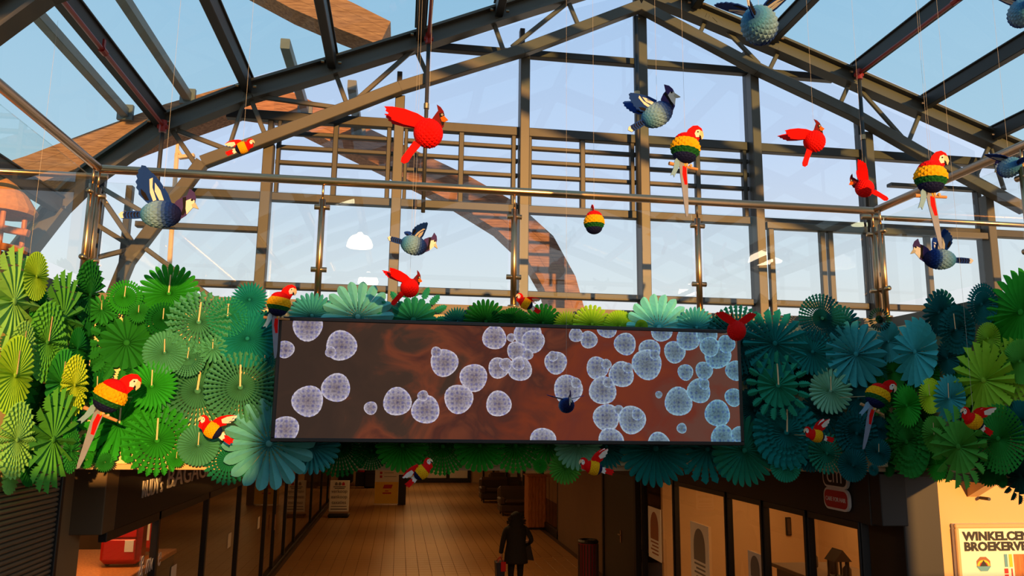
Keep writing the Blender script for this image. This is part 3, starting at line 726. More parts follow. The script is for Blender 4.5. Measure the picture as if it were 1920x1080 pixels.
for (wall, px, py, rp, sty, colr, tab, where) in FANS:
    lay = 1
    for (w2, x2, y2, r2, l2) in placed:
        if w2 == wall:
            dx = (px - x2) / (1.0 if wall == 'F' else .55)
            if math.hypot(dx, py - y2) < (rp + r2) * .97: lay = max(lay, l2 + 1)
    lay = min(lay, 7)
    placed.append((wall, px, py, rp, lay))
    d = .03 + .03 * lay
    if wall == 'F': p = at(px, py, Y=YF - .03 - d); rot = FRONT; dist = p.y
    elif wall == 'L': p = at(px, py, X=XL + d); rot = LEFTW; dist = p.y
    else: p = at(px, py, X=XR - d); rot = RIGHTW; dist = p.y
    R_ = rp * 1.04 * dist / F
    root = empty('paper_fan', p)
    spin = random.uniform(0, PI)
    tilt = Matrix.Rotation(random.uniform(-.035, .035), 3, 'X') @ Matrix.Rotation(random.uniform(-.035, .035), 3, 'Y')
    base = rot @ tilt
    cn, rgb = COL[colr]
    jit = random.uniform(.92, 1.08)
    c = srgb(*[min(255, q * jit) for q in rgb])
    disc = bpy.data.objects.new('pleated_disc', FM[sty]); link(disc, root); disc.color = c
    disc.matrix_local = (base @ Matrix.Rotation(spin, 3, 'Z') @ Matrix.Diagonal((R_, R_, R_))).to_4x4()
    hub = bpy.data.objects.new('hub', HUB); link(hub, root); hub.color = tuple(q * .8 for q in c[:3]) + (1,)
    hub.matrix_local = (base @ Matrix.Diagonal((R_, R_, R_))).to_4x4()
    pin = bpy.data.objects.new('fixing_pin', PIN); link(pin, root)
    pin.matrix_local = (rot @ Matrix.Diagonal((1, 1, d + .005))).to_4x4()
    if tab:
        t = bpy.data.objects.new('hanging_tab', TAB); link(t, root)
        t.matrix_local = (base @ Matrix.Rotation(random.uniform(-.06, .06), 3, 'Z') @ Matrix.Diagonal((R_, R_, R_))).to_4x4()
    sz = 'huge' if rp >= 68 else 'large' if rp >= 50 else 'medium' if rp >= 33 else 'small' if rp >= 20 else 'tiny'
    tag(root, f'{sz} {cn} fan, {SPH[sty]}, {where}', 'paper fan', 'paper fans on the gallery edge')

# ================================================================== LED screen
YS = 7.0
sx0, sx1 = at(514, 713, Y=YS).x, at(1391.5, 725, Y=YS).x
sz0, sz1 = at(950, 832, Y=YS).z, at(950, 606, Y=YS).z
scr = empty('led_screen', ((sx0 + sx1) / 2, YS, sz0)); so_ = Vector(scr.location)
fw = .035
part(MB().box(sx0 + .01, sx1 - .01, YS + .01, YS + .14, sz0 + .01, sz1 - .01, .01), 'cabinet', 'blackmetal', scr, so_)
for nm, b in (('frame_edge', (sx0, sx1, YS - .01, YS + .15, sz0, sz0 + fw)), ('frame_edge', (sx0, sx1, YS - .01, YS + .15, sz1 - fw, sz1)),
              ('frame_edge', (sx0, sx0 + fw, YS - .0095, YS + .1495, sz0 + fw, sz1 - fw)), ('frame_edge', (sx1 - fw, sx1, YS - .0095, YS + .1495, sz0 + fw, sz1 - fw))):
    part(MB().box(*b, .006), nm, 'blackmetal', scr, so_)
part(MB().box(sx0 + .5, sx0 + .6, YS + .14, YF - .03, sz0 + .3, sz0 + .4).box(sx1 - .6, sx1 - .5, YS + .14, YF - .03, sz0 + .3, sz0 + .4), 'bracket', 'steel2', scr, so_)
ix0, ix1, iz0, iz1 = sx0 + fw, sx1 - fw, sz0 + fw, sz1 - fw
def emat(name):
    m = bpy.data.materials.new(name); m.use_nodes = True; nt = m.node_tree; nt.nodes.clear()
    o = nt.nodes.new('ShaderNodeOutputMaterial'); e = nt.nodes.new('ShaderNodeEmission'); nt.links.new(e.outputs[0], o.inputs[0])
    return m, nt, e
# picture background: dusky brown on the left, rust red on the right, warm wisps
m, nt, e = emat('screen_background')
uv = nt.nodes.new('ShaderNodeUVMap'); sep = nt.nodes.new('ShaderNodeSeparateXYZ'); nt.links.new(uv.outputs[0], sep.inputs[0])
nz = nt.nodes.new('ShaderNodeTexNoise'); nz.inputs['Scale'].default_value = 2.2; nz.inputs['Detail'].default_value = 4; nz.inputs['Distortion'].default_value = 1.2
mp = nt.nodes.new('ShaderNodeMapping'); mp.inputs['Scale'].default_value = (4, 1, 1); nt.links.new(uv.outputs[0], mp.inputs[0]); nt.links.new(mp.outputs[0], nz.inputs['Vector'])
ad = nt.nodes.new('ShaderNodeMath'); ad.operation = 'MULTIPLY_ADD'; ad.inputs[1].default_value = .9; ad.inputs[2].default_value = -.45
nt.links.new(nz.outputs['Fac'], ad.inputs[0])
a2 = nt.nodes.new('ShaderNodeMath'); a2.operation = 'ADD'; nt.links.new(ad.outputs[0], a2.inputs[0]); nt.links.new(sep.outputs[0], a2.inputs[1])
rp_ = nt.nodes.new('ShaderNodeValToRGB'); cr = rp_.color_ramp
cr.elements[0].position = 0.0; cr.elements[0].color = srgb(66, 50, 42)
cr.elements[1].position = 1.0; cr.elements[1].color = srgb(104, 66, 56)
for pos, cc in ((.2, (74, 54, 44)), (.33, (122, 64, 44)), (.45, (84, 48, 40)), (.62, (124, 56, 36)), (.8, (112, 52, 40))):
    q = cr.elements.new(pos); q.color = srgb(*cc)
nt.links.new(a2.outputs[0], rp_.inputs[0]); nt.links.new(rp_.outputs[0], e.inputs[0]); e.inputs[1].default_value = 0.66
SCRMAT = [e]
bgm = mesh('picture', [Vector(p) - so_ for p in ((ix0, YS, iz0), (ix1, YS, iz0), (ix1, YS, iz1), (ix0, YS, iz1))], [(0, 1, 2, 3)], m)
u = bgm.uv_layers.new(name='UVMap')
for i, c_ in enumerate(((0, 0), (1, 0), (1, 1), (0, 1))): u.data[i].uv = c_
link(bpy.data.objects.new('picture', bgm), scr)
# soap bubbles shown in the picture
BUB = [(577,612,27),(535,655,16),(640,648,28),(620,660,10),(630,727,26),(577,752,28),(535,805,24),(833,680,26),(818,660,10),(745,753,26),(798,768,26),(793,742,10),(888,708,26),(860,748,27),
 (935,690,20),(935,757,24),(927,633,23),(958,633,8),(990,628,27),(1000,640,22),(968,658,18),(990,665,10),(975,692,23),(972,683,12),(948,683,12),(1042,680,22),(1037,668,10),(1104,637,17),(1080,628,14),(1138,615,20),
 (1172,645,22),(1218,657,22),(1265,660,22),(1120,690,22),(1137,683,10),(1165,702,25),(1177,690,10),(1213,683,30),(1227,665,10),(1065,730,28),(1080,718,10),(1130,732,27),(1140,717,10),(1137,783,26),(1160,768,9),
 (1185,787,27),(1195,777,11),(1272,753,28),(1310,733,24),(1320,720,11),(1285,698,16),(1320,695,18),(1345,665,28),(1290,635,24),(1345,775,26),(1378,695,20),(1375,745,18),(1018,827,25),(1145,827,25),(1235,833,23),
 (1355,820,24),(1385,815,16),(695,765,12),(1235,740,7),(1362,645,18),(1240,620,22),(1325,625,22),(1278,803,10),(1330,650,20)]
bv = []; bf = []; buv = []; bcol = []
def clip(poly):
    for ax, lim, sg in ((0, ix0, 1), (0, ix1, -1), (1, iz0, 1), (1, iz1, -1)):
        out = []
        for i in range(len(poly)):
            p, q = poly[i], poly[(i + 1) % len(poly)]
            dp_, dq = (p[ax] - lim) * sg, (q[ax] - lim) * sg
            if dp_ >= 0: out.append(p)
            if dp_ * dq < 0:
                t = dp_ / (dp_ - dq); out.append(tuple(p[k] + (q[k] - p[k]) * t for k in range(4)))
        poly = out
        if len(poly) < 3: return []
    return poly
for k, (px, py, rp) in enumerate(BUB):
    c = at(px, py, Y=YS); R_ = rp * YS / F
    yy = YS - .0012 - k * .00004
    n = 22
    rad = [R_ * (1 + .04 * math.sin(3 * i * 2 * PI / n + k)) for i in range(n)]
    ring = [(c.x + rad[i] * math.cos(2 * PI * i / n), c.z + rad[i] * math.sin(2 * PI * i / n), 1.0, 0) for i in range(n)]
    ring2 = [(c.x + .55 * rad[i] * math.cos(2 * PI * i / n), c.z + .55 * rad[i] * math.sin(2 * PI * i / n), .55, 0) for i in range(n)]
    cen = (c.x, c.z, 0.0, 0)
    for i in range(n):
        j = (i + 1) % n
        for poly in ([ring[i], ring[j], ring2[j], ring2[i]], [ring2[i], ring2[j], cen]):
            pc = clip(poly)
            if not pc: continue
            b0 = len(bv)
            for q in pc: bv.append(Vector((q[0], yy, q[1])) - so_); buv.append((q[2], (px - 512) / 880))
            bf.append(tuple(range(b0, b0 + len(pc))))
m, nt, e = emat('screen_bubbles')
uv = nt.nodes.new('ShaderNodeUVMap'); sep = nt.nodes.new('ShaderNodeSeparateXYZ'); nt.links.new(uv.outputs[0], sep.inputs[0])
r1 = nt.nodes.new('ShaderNodeValToRGB'); cr = r1.color_ramp; cr.elements[0].color = (.34, .29, .28, 1); cr.elements[1].color = (1, 1, 1, 1); cr.elements[1].position = .96
q = cr.elements.new(.5); q.color = (.48, .45, .46, 1)
q = cr.elements.new(.85); q.color = (.62, .61, .64, 1)
nt.links.new(sep.outputs[0], r1.inputs[0])
r2 = nt.nodes.new('ShaderNodeValToRGB'); r2.color_ramp.elements[0].color = srgb(214, 204, 214); r2.color_ramp.elements[1].color = srgb(128, 178, 198); r2.color_ramp.elements[0].position = .45; r2.color_ramp.elements[1].position = .95
nt.links.new(sep.outputs[1], r2.inputs[0])
tc = nt.nodes.new('ShaderNodeTexCoord')
vo = nt.nodes.new('ShaderNodeTexVoronoi'); vo.inputs['Scale'].default_value = 23; vo.inputs['Randomness'].default_value = .25; nt.links.new(tc.outputs['Object'], vo.inputs['Vector'])
r3 = nt.nodes.new('ShaderNodeValToRGB'); r3.color_ramp.elements[0].color = srgb(196, 200, 246); r3.color_ramp.elements[1].color = (1, 1, 1, 1); r3.color_ramp.elements[0].position = .2; r3.color_ramp.elements[1].position = .42
nt.links.new(vo.outputs['Distance'], r3.inputs[0])
n2 = nt.nodes.new('ShaderNodeTexNoise'); n2.inputs['Scale'].default_value = 60; nt.links.new(tc.outputs['Object'], n2.inputs['Vector'])
r4 = nt.nodes.new('ShaderNodeValToRGB'); r4.color_ramp.elements[0].color = (.6, .6, .6, 1); r4.color_ramp.elements[0].position = .3; r4.color_ramp.elements[1].position = .6
nt.links.new(n2.outputs['Fac'], r4.inputs[0])
prev = r1.outputs[0]
for rr in (r2, r3, r4):
    mx = nt.nodes.new('ShaderNodeMix'); mx.data_type = 'RGBA'; mx.blend_type = 'MULTIPLY'; mx.inputs[0].default_value = 1
    nt.links.new(prev, mx.inputs[6]); nt.links.new(rr.outputs[0], mx.inputs[7]); prev = mx.outputs[2]
nt.links.new(prev, e.inputs[0]); e.inputs[1].default_value = 0.8
SCRMAT.append(e)
bm_ = mesh('picture_bubbles', bv, bf, m); u = bm_.uv_layers.new(name='UVMap')
for lp_ in bm_.loops: u.data[lp_.index].uv = buv[lp_.vertex_index]
link(bpy.data.objects.new('picture_bubbles', bm_), scr)
tag(scr, 'wide black-framed LED screen showing white soap bubbles on rusty brown', 'screen')

# ================================================================== paper birds
def hx(*c): return srgb(*c)[:3]
RED, DRED, YEL, GRN, NAVY, BLUE, LBLUE, WHT, BLK, ORG, CRM, BEAK, PUR, GREY, WOOD, SKYB = (hx(225, 14, 10), hx(112, 18, 20), hx(240, 176, 10), hx(20, 90, 40), hx(20, 26, 70), hx(22, 60, 140), hx(70, 140, 190),
    hx(238, 232, 220), hx(28, 24, 26), hx(235, 100, 20), hx(236, 205, 160), hx(196, 190, 170), hx(70, 54, 110), hx(140, 146, 165), hx(205, 150, 100), hx(130, 170, 200))
def colored(name, v, f, cols, smooth=False):
    me = mesh(name, v, f, 'card')
    ca = me.color_attributes.new('Col', 'FLOAT_COLOR', 'CORNER')
    i = 0
    for p, c in zip(me.polygons, cols):
        for l in p.loop_indices: ca.data[l].color = tuple(c) + (1,)
    if smooth: me.polygons.foreach_set('use_smooth', [True] * len(me.polygons))
    return me
def card(name, layers, t=.012):
    """flat printed card: stacked outlines in the XZ plane, each a little prouder than the last"""
    v = []; f = []; c = []
    for k, (pts, colr) in enumerate(layers):
        h = t * (1 + .35 * k); n = len(pts); b = len(v)
        v += [(x, -h, z) for x, z in pts] + [(x, h, z) for x, z in pts]
        area2 = sum(pts[i][0] * pts[(i + 1) % n][1] - pts[(i + 1) % n][0] * pts[i][1] for i in range(n))
        fr = list(range(b, b + n)); bk = list(range(b + n, b + 2 * n))
        if area2 < 0: fr.reverse()
        else: bk.reverse()
        f.append(tuple(fr)); c.append(colr); f.append(tuple(bk)); c.append(colr)
        for i in range(n): f.append((b + i, b + (i + 1) % n, b + n + (i + 1) % n, b + n + i)); c.append(colr)
    return colored(name, v, f, c)
def head_cards(layers, t=.012):
    return [card('head', layers[:1], t)] + [card('face', [l], t * (1 + .35 * (k + 1))) for k, l in enumerate(layers[1:])]
def honey(name, rx, ry, rz, axis, colf, bulge=0.0):
    """honeycomb tissue ball: diamond cells around the axis"""
    nu, nv = 30, 18
    v = []; f = []; c = []
    for j in range(nv + 1):
        th = PI * j / nv
        for i in range(nu):
            ph = 2 * PI * i / nu
            s = 1 + (.055 if (i + j) % 2 else -.03) * math.sin(th)
            a = math.cos(th); r = math.sin(th) * s
            if bulge: r *= 1 + bulge * abs(math.sin(3 * th)) - bulge * .5
            q, w_ = r * math.cos(ph), r * math.sin(ph)
            v.append((a * rx, q * ry, w_ * rz) if axis == 'x' else (q * rx, w_ * ry, a * rz))
    for j in range(nv):
        for i in range(nu):
            i2 = (i + 1) % nu
            a, b, d, e = j * nu + i, j * nu + i2, (j + 1) * nu + i2, (j + 1) * nu + i
            if (i + j) % 2: f += [(a, b, e), (b, d, e)]
            else: f += [(a, b, d), (a, d, e)]
            t = 1 - 2 * (j + .5) / nv
            c += [colf(t, i)] * 2
    return colored(name, v, f, c)
def mixc(a, b, t): return tuple(a[k] + (b[k] - a[k]) * t for k in range(3))
def circ(x, z, r, n=10): return [(x + r * math.cos(2 * PI * i / n), z + r * math.sin(2 * PI * i / n)) for i in range(n)]
# --- cardinal
CARD = {
 'body': honey('body', .5, .44, .5, 'x', lambda t, i: RED),
 'head': head_cards([([(.12, .3), (.2, .52), (.33, .68), (.42, .78), (.40, 1.0), (.52, .9), (.6, .75), (.62, .6), (.6, .42), (.55, .2), (.42, .1)], DRED),
                       ([(.44, .68), (.6, .68), (.61, .5), (.56, .28), (.5, .22), (.46, .4)], BLK),
                       ([(.47, .52), (.6, .58), (.72, .42), (.6, .36), (.5, .38)], ORG), (circ(.54, .62, .035), WHT), (circ(.54, .62, .02), BLK)]),
 'tail': card('tail', [([(-.3, -.42), (-.5, -.22), (-.78, -.55), (-.98, -.78), (-1.02, -.92), (-.92, -1.0), (-.78, -.96), (-.6, -.72)], RED)]),
 'wing': card('wing', [([(.2, 0), (.05, .12), (-.2, .26), (-.6, .4), (-1.0, .48), (-1.28, .5), (-1.22, .43), (-1.25, .38), (-1.16, .32), (-1.18, .26), (-1.08, .2), (-1.08, .14), (-.92, .08), (-.7, .0), (-.45, -.06), (-.2, -.12), (0, -.12)], RED)]),
 'wroot': (-.1, .34)}
# --- blue jay
def jayc(t, i): return NAVY if t > .55 else mixc(BLUE, NAVY, (t - .2) / .35) if t > .2 else mixc(SKYB, BLUE, (t + .1) / .3) if t > -.1 else mixc(LBLUE, SKYB, (t + .6) / .5) if t > -.6 else mixc(BLUE, LBLUE, (t + 1) / .4)
stripes = []
for k in range(6):
    x = -1.02 + k * .085
    stripes.append(([(x, .02), (x + .03, .09 - k * .004), (x + .06, .09 - k * .004), (x + .03, .0), (x + .06, -.09 + k * .004), (x + .03, -.09 + k * .004)], BLK))
JAY = {
 'body': honey('body', .58, .4, .4, 'x', jayc),
 'head': head_cards([([(.3, .2), (.42, .4), (.6, .52), (.72, .56), (.8, .78), (.93, .66), (.98, .5), (.95, .3), (.82, .12), (.7, -.05), (.55, -.15), (.48, 0)], PUR),
                       ([(.6, .5), (.7, .52), (.72, .1), (.62, -.05), (.56, -.02), (.62, .2)], BLK),
                       ([(.7, .4), (.84, .46), (.95, .4), (.92, .22), (.8, .08), (.72, -.02), (.69, .15)], WHT),
                       ([(.86, .28), (.96, .34), (1.06, .14), (.98, .16), (.88, .2)], BEAK), (circ(.87, .42, .035), BLK)]),
 'tail': card('tail', [([(-.45, -.1), (-.45, .1), (-.75, .12), (-1.1, .1), (-1.18, .02), (-1.1, -.1), (-.75, -.12)], BLUE), ([(-1.1, .1), (-1.18, .02), (-1.1, -.1), (-1.03, -.09), (-1.06, .02), (-1.03, .09)], WHT)] + stripes),
 'wing': card('wing', [([(.22, 0), (.16, .3), (.02, .66), (-.12, .92), (-.2, .95), (-.24, .88), (-.3, .86), (-.31, .78), (-.37, .74), (-.36, .66), (-.42, .6), (-.4, .52), (-.44, .46), (-.4, .38), (-.42, .3), (-.36, .2), (-.3, .1), (-.22, 0), (0, -.06)], BLUE),
                       ([(.1, .06), (.08, .3), (-.0, .5), (-.05, .3), (0, .08)], WHT), ([(-.14, .08), (-.16, .3), (-.1, .6), (-.02, .62), (-.08, .4), (-.06, .1)], WHT), ([(-.3, .14), (-.36, .3), (-.34, .42), (-.26, .3), (-.22, .12)], BLK)]),
 'wroot': (0, .3)}
# --- macaw, perched (body upright) and flying (body level)
def macz(t, i): return RED if t > .28 else YEL if t > -.12 else GRN if t > -.3 else NAVY
def macx(t, i): return RED if t > .3 else YEL if t > -.3 else NAVY
def mhead(dx, dz):
    s = lambda l: [(x + dx, z + dz) for x, z in l]
    return [(s([(-.3, -.18), (-.2, .08), (-.05, .24), (.12, .3), (.28, .24), (.36, .1), (.34, -.06), (.22, -.16), (.16, -.34), (-.1, -.38)]), RED),
            (s([(.08, .12), (.2, .18), (.26, .1), (.22, -.08), (.1, -.12), (.04, .0)]), WHT), (s([(.22, .16), (.33, .14), (.38, .0), (.33, -.14), (.27, -.08), (.22, .0)]), CRM), (s([(.22, .0), (.28, -.04), (.3, -.14), (.22, -.12)]), BLK), (s(circ(.15, .08, .025)), BLK)]
MACP = {
 'body': honey('body', .46, .42, .52, 'z', macz, .1),
 'head': head_cards(mhead(.24, .6)),
 'tail': card('tail', [([(-.2, -.4), (.1, -.42), (.14, -.7), (.22, -1.2), (.32, -1.9), (.34, -2.2), (.28, -2.26), (.22, -2.1), (.06, -1.5), (-.1, -.9)], GREY),
                       ([(-.04, -.62), (.1, -.6), (.14, -.9), (.2, -1.2), (.1, -1.22), (-.02, -.9)], RED), ([(-.02, -.45), (.1, -.45), (.06, -.66)], YEL)]),
 'wing': card('wing', [([(-.2, -.3), (-.34, -.5), (-.36, -.8), (-.44, -1.05), (-.34, -1.0), (-.3, -1.08), (-.2, -.8), (-.1, -.5)], SKYB)]),
 'wroot': (0, 0)}
_pm = MB().tube((-.5, .05, -.64), (.55, .05, -.56), .06, 9, .045); _fm = MB().lathe([(.02, -.05), (.06, 0), (.02, .05)], 8, (.1, -.02, -.54)).lathe([(.02, -.05), (.06, 0), (.02, .05)], 8, (.25, -.02, -.53))
MACP['perch'] = colored('perch', _pm.v, _pm.f, [WOOD] * len(_pm.f))
MACP['foot'] = colored('foot', _fm.v, _fm.f, [CRM] * len(_fm.f))
MACF = {
 'body': honey('body', .5, .38, .4, 'x', macx),
 'head': head_cards(mhead(.5, .14)),
 'tail': card('tail', [([(-.36, .1), (-.62, .16), (-.7, .1), (-.68, .02), (-.78, -.04), (-.7, -.1), (-.7, -.2), (-.5, -.16), (-.36, -.14)], WHT),
                       ([(-.62, .08), (-.8, .14), (-1.0, .12), (-1.16, .14), (-1.12, .04), (-1.2, -.02), (-1.1, -.08), (-1.12, -.18), (-.9, -.18), (-.66, -.14), (-.74, -.04)], RED)]),
 'wing': card('wing', [([(.22, 0), (.2, .2), (.1, .5), (-.1, .8), (-.32, .98), (-.38, .92), (-.36, .8), (-.42, .74), (-.36, .62), (-.4, .52), (-.32, .42), (-.34, .3), (-.26, .16), (-.2, 0)], RED),
                       ([(-.02, .4), (-.12, .7), (-.32, .98), (-.38, .92), (-.36, .8), (-.42, .74), (-.36, .62), (-.4, .52), (-.3, .4), (-.18, .3)], WHT)]),
 'wroot': (0, .3)}
SUB = {'cardinal': ('mask', 'beak', 'eye', 'pupil'), 'jay': ('collar', 'face_patch', 'beak', 'eye'), 'macaw': ('face_patch', 'upper_beak', 'lower_beak', 'eye'), 'fmacaw': ('face_patch', 'upper_beak', 'lower_beak', 'eye')}
KIND = {'cardinal': CARD, 'jay': JAY, 'macaw': MACP, 'fmacaw': MACF}
NAME = {'cardinal': 'paper_cardinal', 'jay': 'paper_blue_jay', 'macaw': 'paper_macaw', 'fmacaw': 'paper_macaw'}
def bird(kind, px, py, size, Y, yaw, pitch, spread, sweep, label, string=True, wings=2, sx=1.0, perch=True, roll=0, tail=True, twist=0, ws=1.0):
    """size = length of the body in photo pixels; yaw 0 faces right, 180 left, 90 away"""
    K = KIND[kind]
    if Y >= 6.6 and py > 560: string = False
    p = at(px, py, Y=Y); s = size * Y / F
    r = empty(NAME[kind], p)
    R3 = Matrix.Rotation(math.radians(yaw), 3, 'Z') @ Matrix.Rotation(math.radians(-pitch), 3, 'Y') @ Matrix.Rotation(math.radians(roll), 3, 'X')
    base = R3.to_4x4() @ Matrix.Diagonal((s * sx, s, s, 1))
    def put(n, mtx):
        me = K[n][0] if n == 'head' else K[n]
        o = bpy.data.objects.new(n, me); link(o, r); o.matrix_local = mtx
        if n == 'head':
            for nm_, sm_ in zip(SUB[kind], K['head'][1:]): link(bpy.data.objects.new(nm_, sm_), o)
        return o
    put('body', base); put('head', base)
    if tail: put('tail', base)
    if kind == 'macaw':
        if tail: put('wing', base)
        if perch: put('perch', base); put('foot', base)
    else:
        wx, wz = K['wroot']
        for sd in ((-1, 1) if wings == 2 else (-1,)):
            m_ = base @ Matrix.Translation((wx, sd * .1, wz)) @ Matrix.Rotation(math.radians(-sd * spread), 4, 'X') @ Matrix.Rotation(math.radians(sd * twist), 4, 'Z') @ Matrix.Rotation(math.radians(-sweep), 4, 'Y') @ Matrix.Diagonal((ws, 1, ws * (1.25 if kind == 'cardinal' else 1), 1))
            put('wing', m_)
    if string:
        top = 8.6 if p.z < 8 else p.z + 1.0
        L = max(.6, min(top, 9.4 - .42 * abs(p.x - 3.2)) - p.z)
        mb = MB().tube((0, 0, .3 * s), (0, 0, L), .0008, 5)
        mb.build('string', 'string', r)
    else:
        MB().tube((0, 0, 0), (0, YF - .03 - p.y, 0), .003, 6).build('fixing_pin', 'tab', r)
    return tag(r, label, 'paper bird', 'paper birds hung in the well')
bird('cardinal', 803, 250, 58, 5.2, 0, 8, 22, 0, 'large bright red paper cardinal with raised wing, upper left of centre')
bird('cardinal', 1527, 265, 46, 5.8, 0, 20, 28, 4, 'dark-crested red paper cardinal flying below the right rafter')
bird('cardinal', 1621, 353, 38, 6.0, 150, -10, 40, -70, 'small red paper cardinal facing away, below the red pipe end at right')
bird('cardinal', 768, 540, 36, 6.6, 25, 0, 35, 0, 'small red paper cardinal just above the toothed leaf fan')
bird('cardinal', 1381, 620, 40, 6.6, 92, 0, 46, -82, 'red paper cardinal with V-shaped wings at the upper right screen corner', tail=False, twist=72, ws=.8)
bird('jay', 1232, 215, 62, 5.4, 0, 32, 20, 30, 'dark blue paper jay climbing to the right, above the long-tailed macaw')
bird('jay', 302, 402, 62, 5.8, 0, 4, 14, 10, 'blue paper jay with upright wing and sunlit head, left of centre', ws=1.25)
bird('jay', 776, 460, 46, 6.2, 22, -8, 58, -14, 'small blue paper jay with spread wings below the handrail')
bird('jay', 1762, 486, 54, 6.0, 158, 6, 40, -14, 'blue paper jay facing left, right of the macaw tail end')
bird('jay', 1893, 314, 54, 5.6, 78, 0, 78, 0, 'dark blue paper jay with level wings at the right picture edge')
bird('jay', 1424, 48, 94, 4.4, 52, -2, 66, 0, 'largest pale blue paper jay seen from behind at the top')
bird('jay', 1918, 24, 76, 4.4, 60, 0, 60, 0, 'navy paper jay cut by the upper right picture corner')
bird('jay', 1062, 760, 36, 6.4, -88, 0, 76, 0, 'little navy paper jay hovering in front of the screen')
bird('macaw', 1285, 278, 64, 5.2, 12, -8, 0, 0, 'banded paper macaw perched high with long tail across the handrail')
bird('macaw', 1745, 332, 70, 5.2, 0, -4, 0, 0, 'biggest banded paper macaw perched at right with long hanging tail')
bird('macaw', 1114, 417, 46, 6.2, 90, 0, 0, 0, 'round banded paper macaw seen from behind below the handrail', perch=False, tail=False)
bird('macaw', 523, 570, 44, 6.8, 0, -8, 0, 0, 'banded paper macaw perched at the upper left screen corner')
bird('macaw', 207, 742, 58, 6.7, 0, -26, 0, 0, 'sunlit banded paper macaw perched before the left green fans')
bird('macaw', 1646, 742, 50, 6.6, 0, -28, 0, 0, 'shaded banded paper macaw perched before the right teal fans')
bird('fmacaw', 455, 277, 28, 6.0, 0, 25, 16, 55, 'small paper macaw flying below the left truss chord')
bird('fmacaw', 986, 569, 28, 6.7, 180, 30, 70, 20, 'small paper macaw facing left at the foot of the middle post')
bird('fmacaw', 20, 772, 46, 6.4, 0, 35, 14, 60, 'paper macaw cut by the left picture edge')
bird('fmacaw', 398, 806, 36, 6.9, 180, 30, 16, 15, 'sunlit paper macaw flying left below the lace giants')
bird('fmacaw', 791, 885, 32, 6.9, 0, 42, 16, 60, 'paper macaw hanging beside the information board')
bird('fmacaw', 1113, 877, 34, 6.9, 180, 12, 16, 10, 'paper macaw flying left in front of the dark door')
bird('fmacaw', 1531, 817, 32, 6.9, 180, 12, 16, 10, 'paper macaw flying left among the dark teal fans')
bird('fmacaw', 1826, 790, 40, 5.6, 180, 32, 16, 12, 'paper macaw flying left among the right wall green fans')

# ================================================================== shops below the gallery
SXL, SXR = -2.82, 4.95
def yL(px, py=1000): return at(px, py, X=SXL).y
def yR(px, py=1000): return at(px, py, X=SXR).y
# --- left: roller shutter, pillar, luggage shop
r = empty('roller_shutter', (XL, 5.6, 0)); o = Vector(r.location)
y0s, y1s = 3.6, at(98, 1000, X=XL + .02).y
sm = MB()
z = 1.9
pv = [(.0, 0), (.016, .006), (.022, .02), (.016, .034), (.0, .04), (-.01, .04), (-.01, 0)]
sme = MB().prof((0, y1s - y0s, 0), (0, 0, 0), [(-a, b) for a, b in pv], (0, 0, 1))
slat = mesh('slat', sme.v, sme.f, 'shutter')
while z < 3.05:
    q = bpy.data.objects.new('slat', slat); q.location = Vector((XL + .02, y0s, z)) - o; link(q, r); z += .042
part(MB().box(XL - .03, XL - .015, y0s, y1s, 0, 1.9), 'lower_curtain', 'shutter', r, o)
part(MB().box(XL - .02, XL + .06, y1s, y1s + .06, 0, 3.08, .005), 'guide_rail', 'blackmetal', r, o)
tag(r, 'closed ribbed steel roller shutter below the left green fans', 'roller shutter')
ye = 8.25
pil = struct(MB().box(XL - .6, at(128, 1010, Y=ye).x, ye - .55, ye + .3, 0, 3.1, .01).box(XL - .4, at(112, 1010, Y=ye).x, ye - .58, ye - .5, 0, 3.1, .008).build('trim_1', 'pillar'))
struct(MB().box(at(129, 940, Y=ye).x, SXL, ye, ye + .35, 2.45, 3.1, .008).build('trim_2', 'fascia'))
fasL = struct(MB().box(SXL - .12, SXL - .005, ye + .36, 46, 2.45, 3.1, .008).build('trim_3', 'darkfascia'))
# luggage shop interior
struct(MB().box(-5.6, -5.5, 8, 46, 0, 3.1).build('wall_shop_left', 'wallbrown'))
struct(MB().box(-5.5, SXL - .1, 8.3, 46, -.01, .02).build('floor_shop_left', 'tile'))
front = struct(empty('window_1', (SXL, 16, 0))); fo = Vector(front.location)
posts = [(298, .09), (388, .08), (448, .08), (497, .08), (515, .06), (535, .08), (553, .07), (582, .08), (600, .08), (612, .08)]
ys = [8.45] + [yL(px, 1000) for px, _ in posts] + [45]
for px, wd in posts:
    y = yL(px, 1000); part(MB().box(SXL - .08, SXL, y - wd / 2, y + wd / 2, 0, 2.46, .006), 'mullion', 'blackmetal', front, fo)
part(MB().box(SXL - .1, SXL + .02, 8.4, 45, 0, .1, .006), 'sill', 'blackmetal', front, fo)
part(MB().box(SXL - .08, SXL, 8.4, 45, 2.36, 2.46, .006), 'head_rail', 'blackmetal', front, fo)
for a, b in zip(ys[:-1], ys[1:]):
    part(MB().quad((SXL - .04, a, .1), (SXL - .04, b, .1), (SXL - .04, b, 2.36), (SXL - .04, a, 2.36)), 'pane', 'shopglass', front, fo)
yh = yL(512, 995); part(MB().tube((SXL + .03, yh, 1.0), (SXL + .03, yh, 1.35), .015, 8), 'door_handle', 'inox', front, fo)
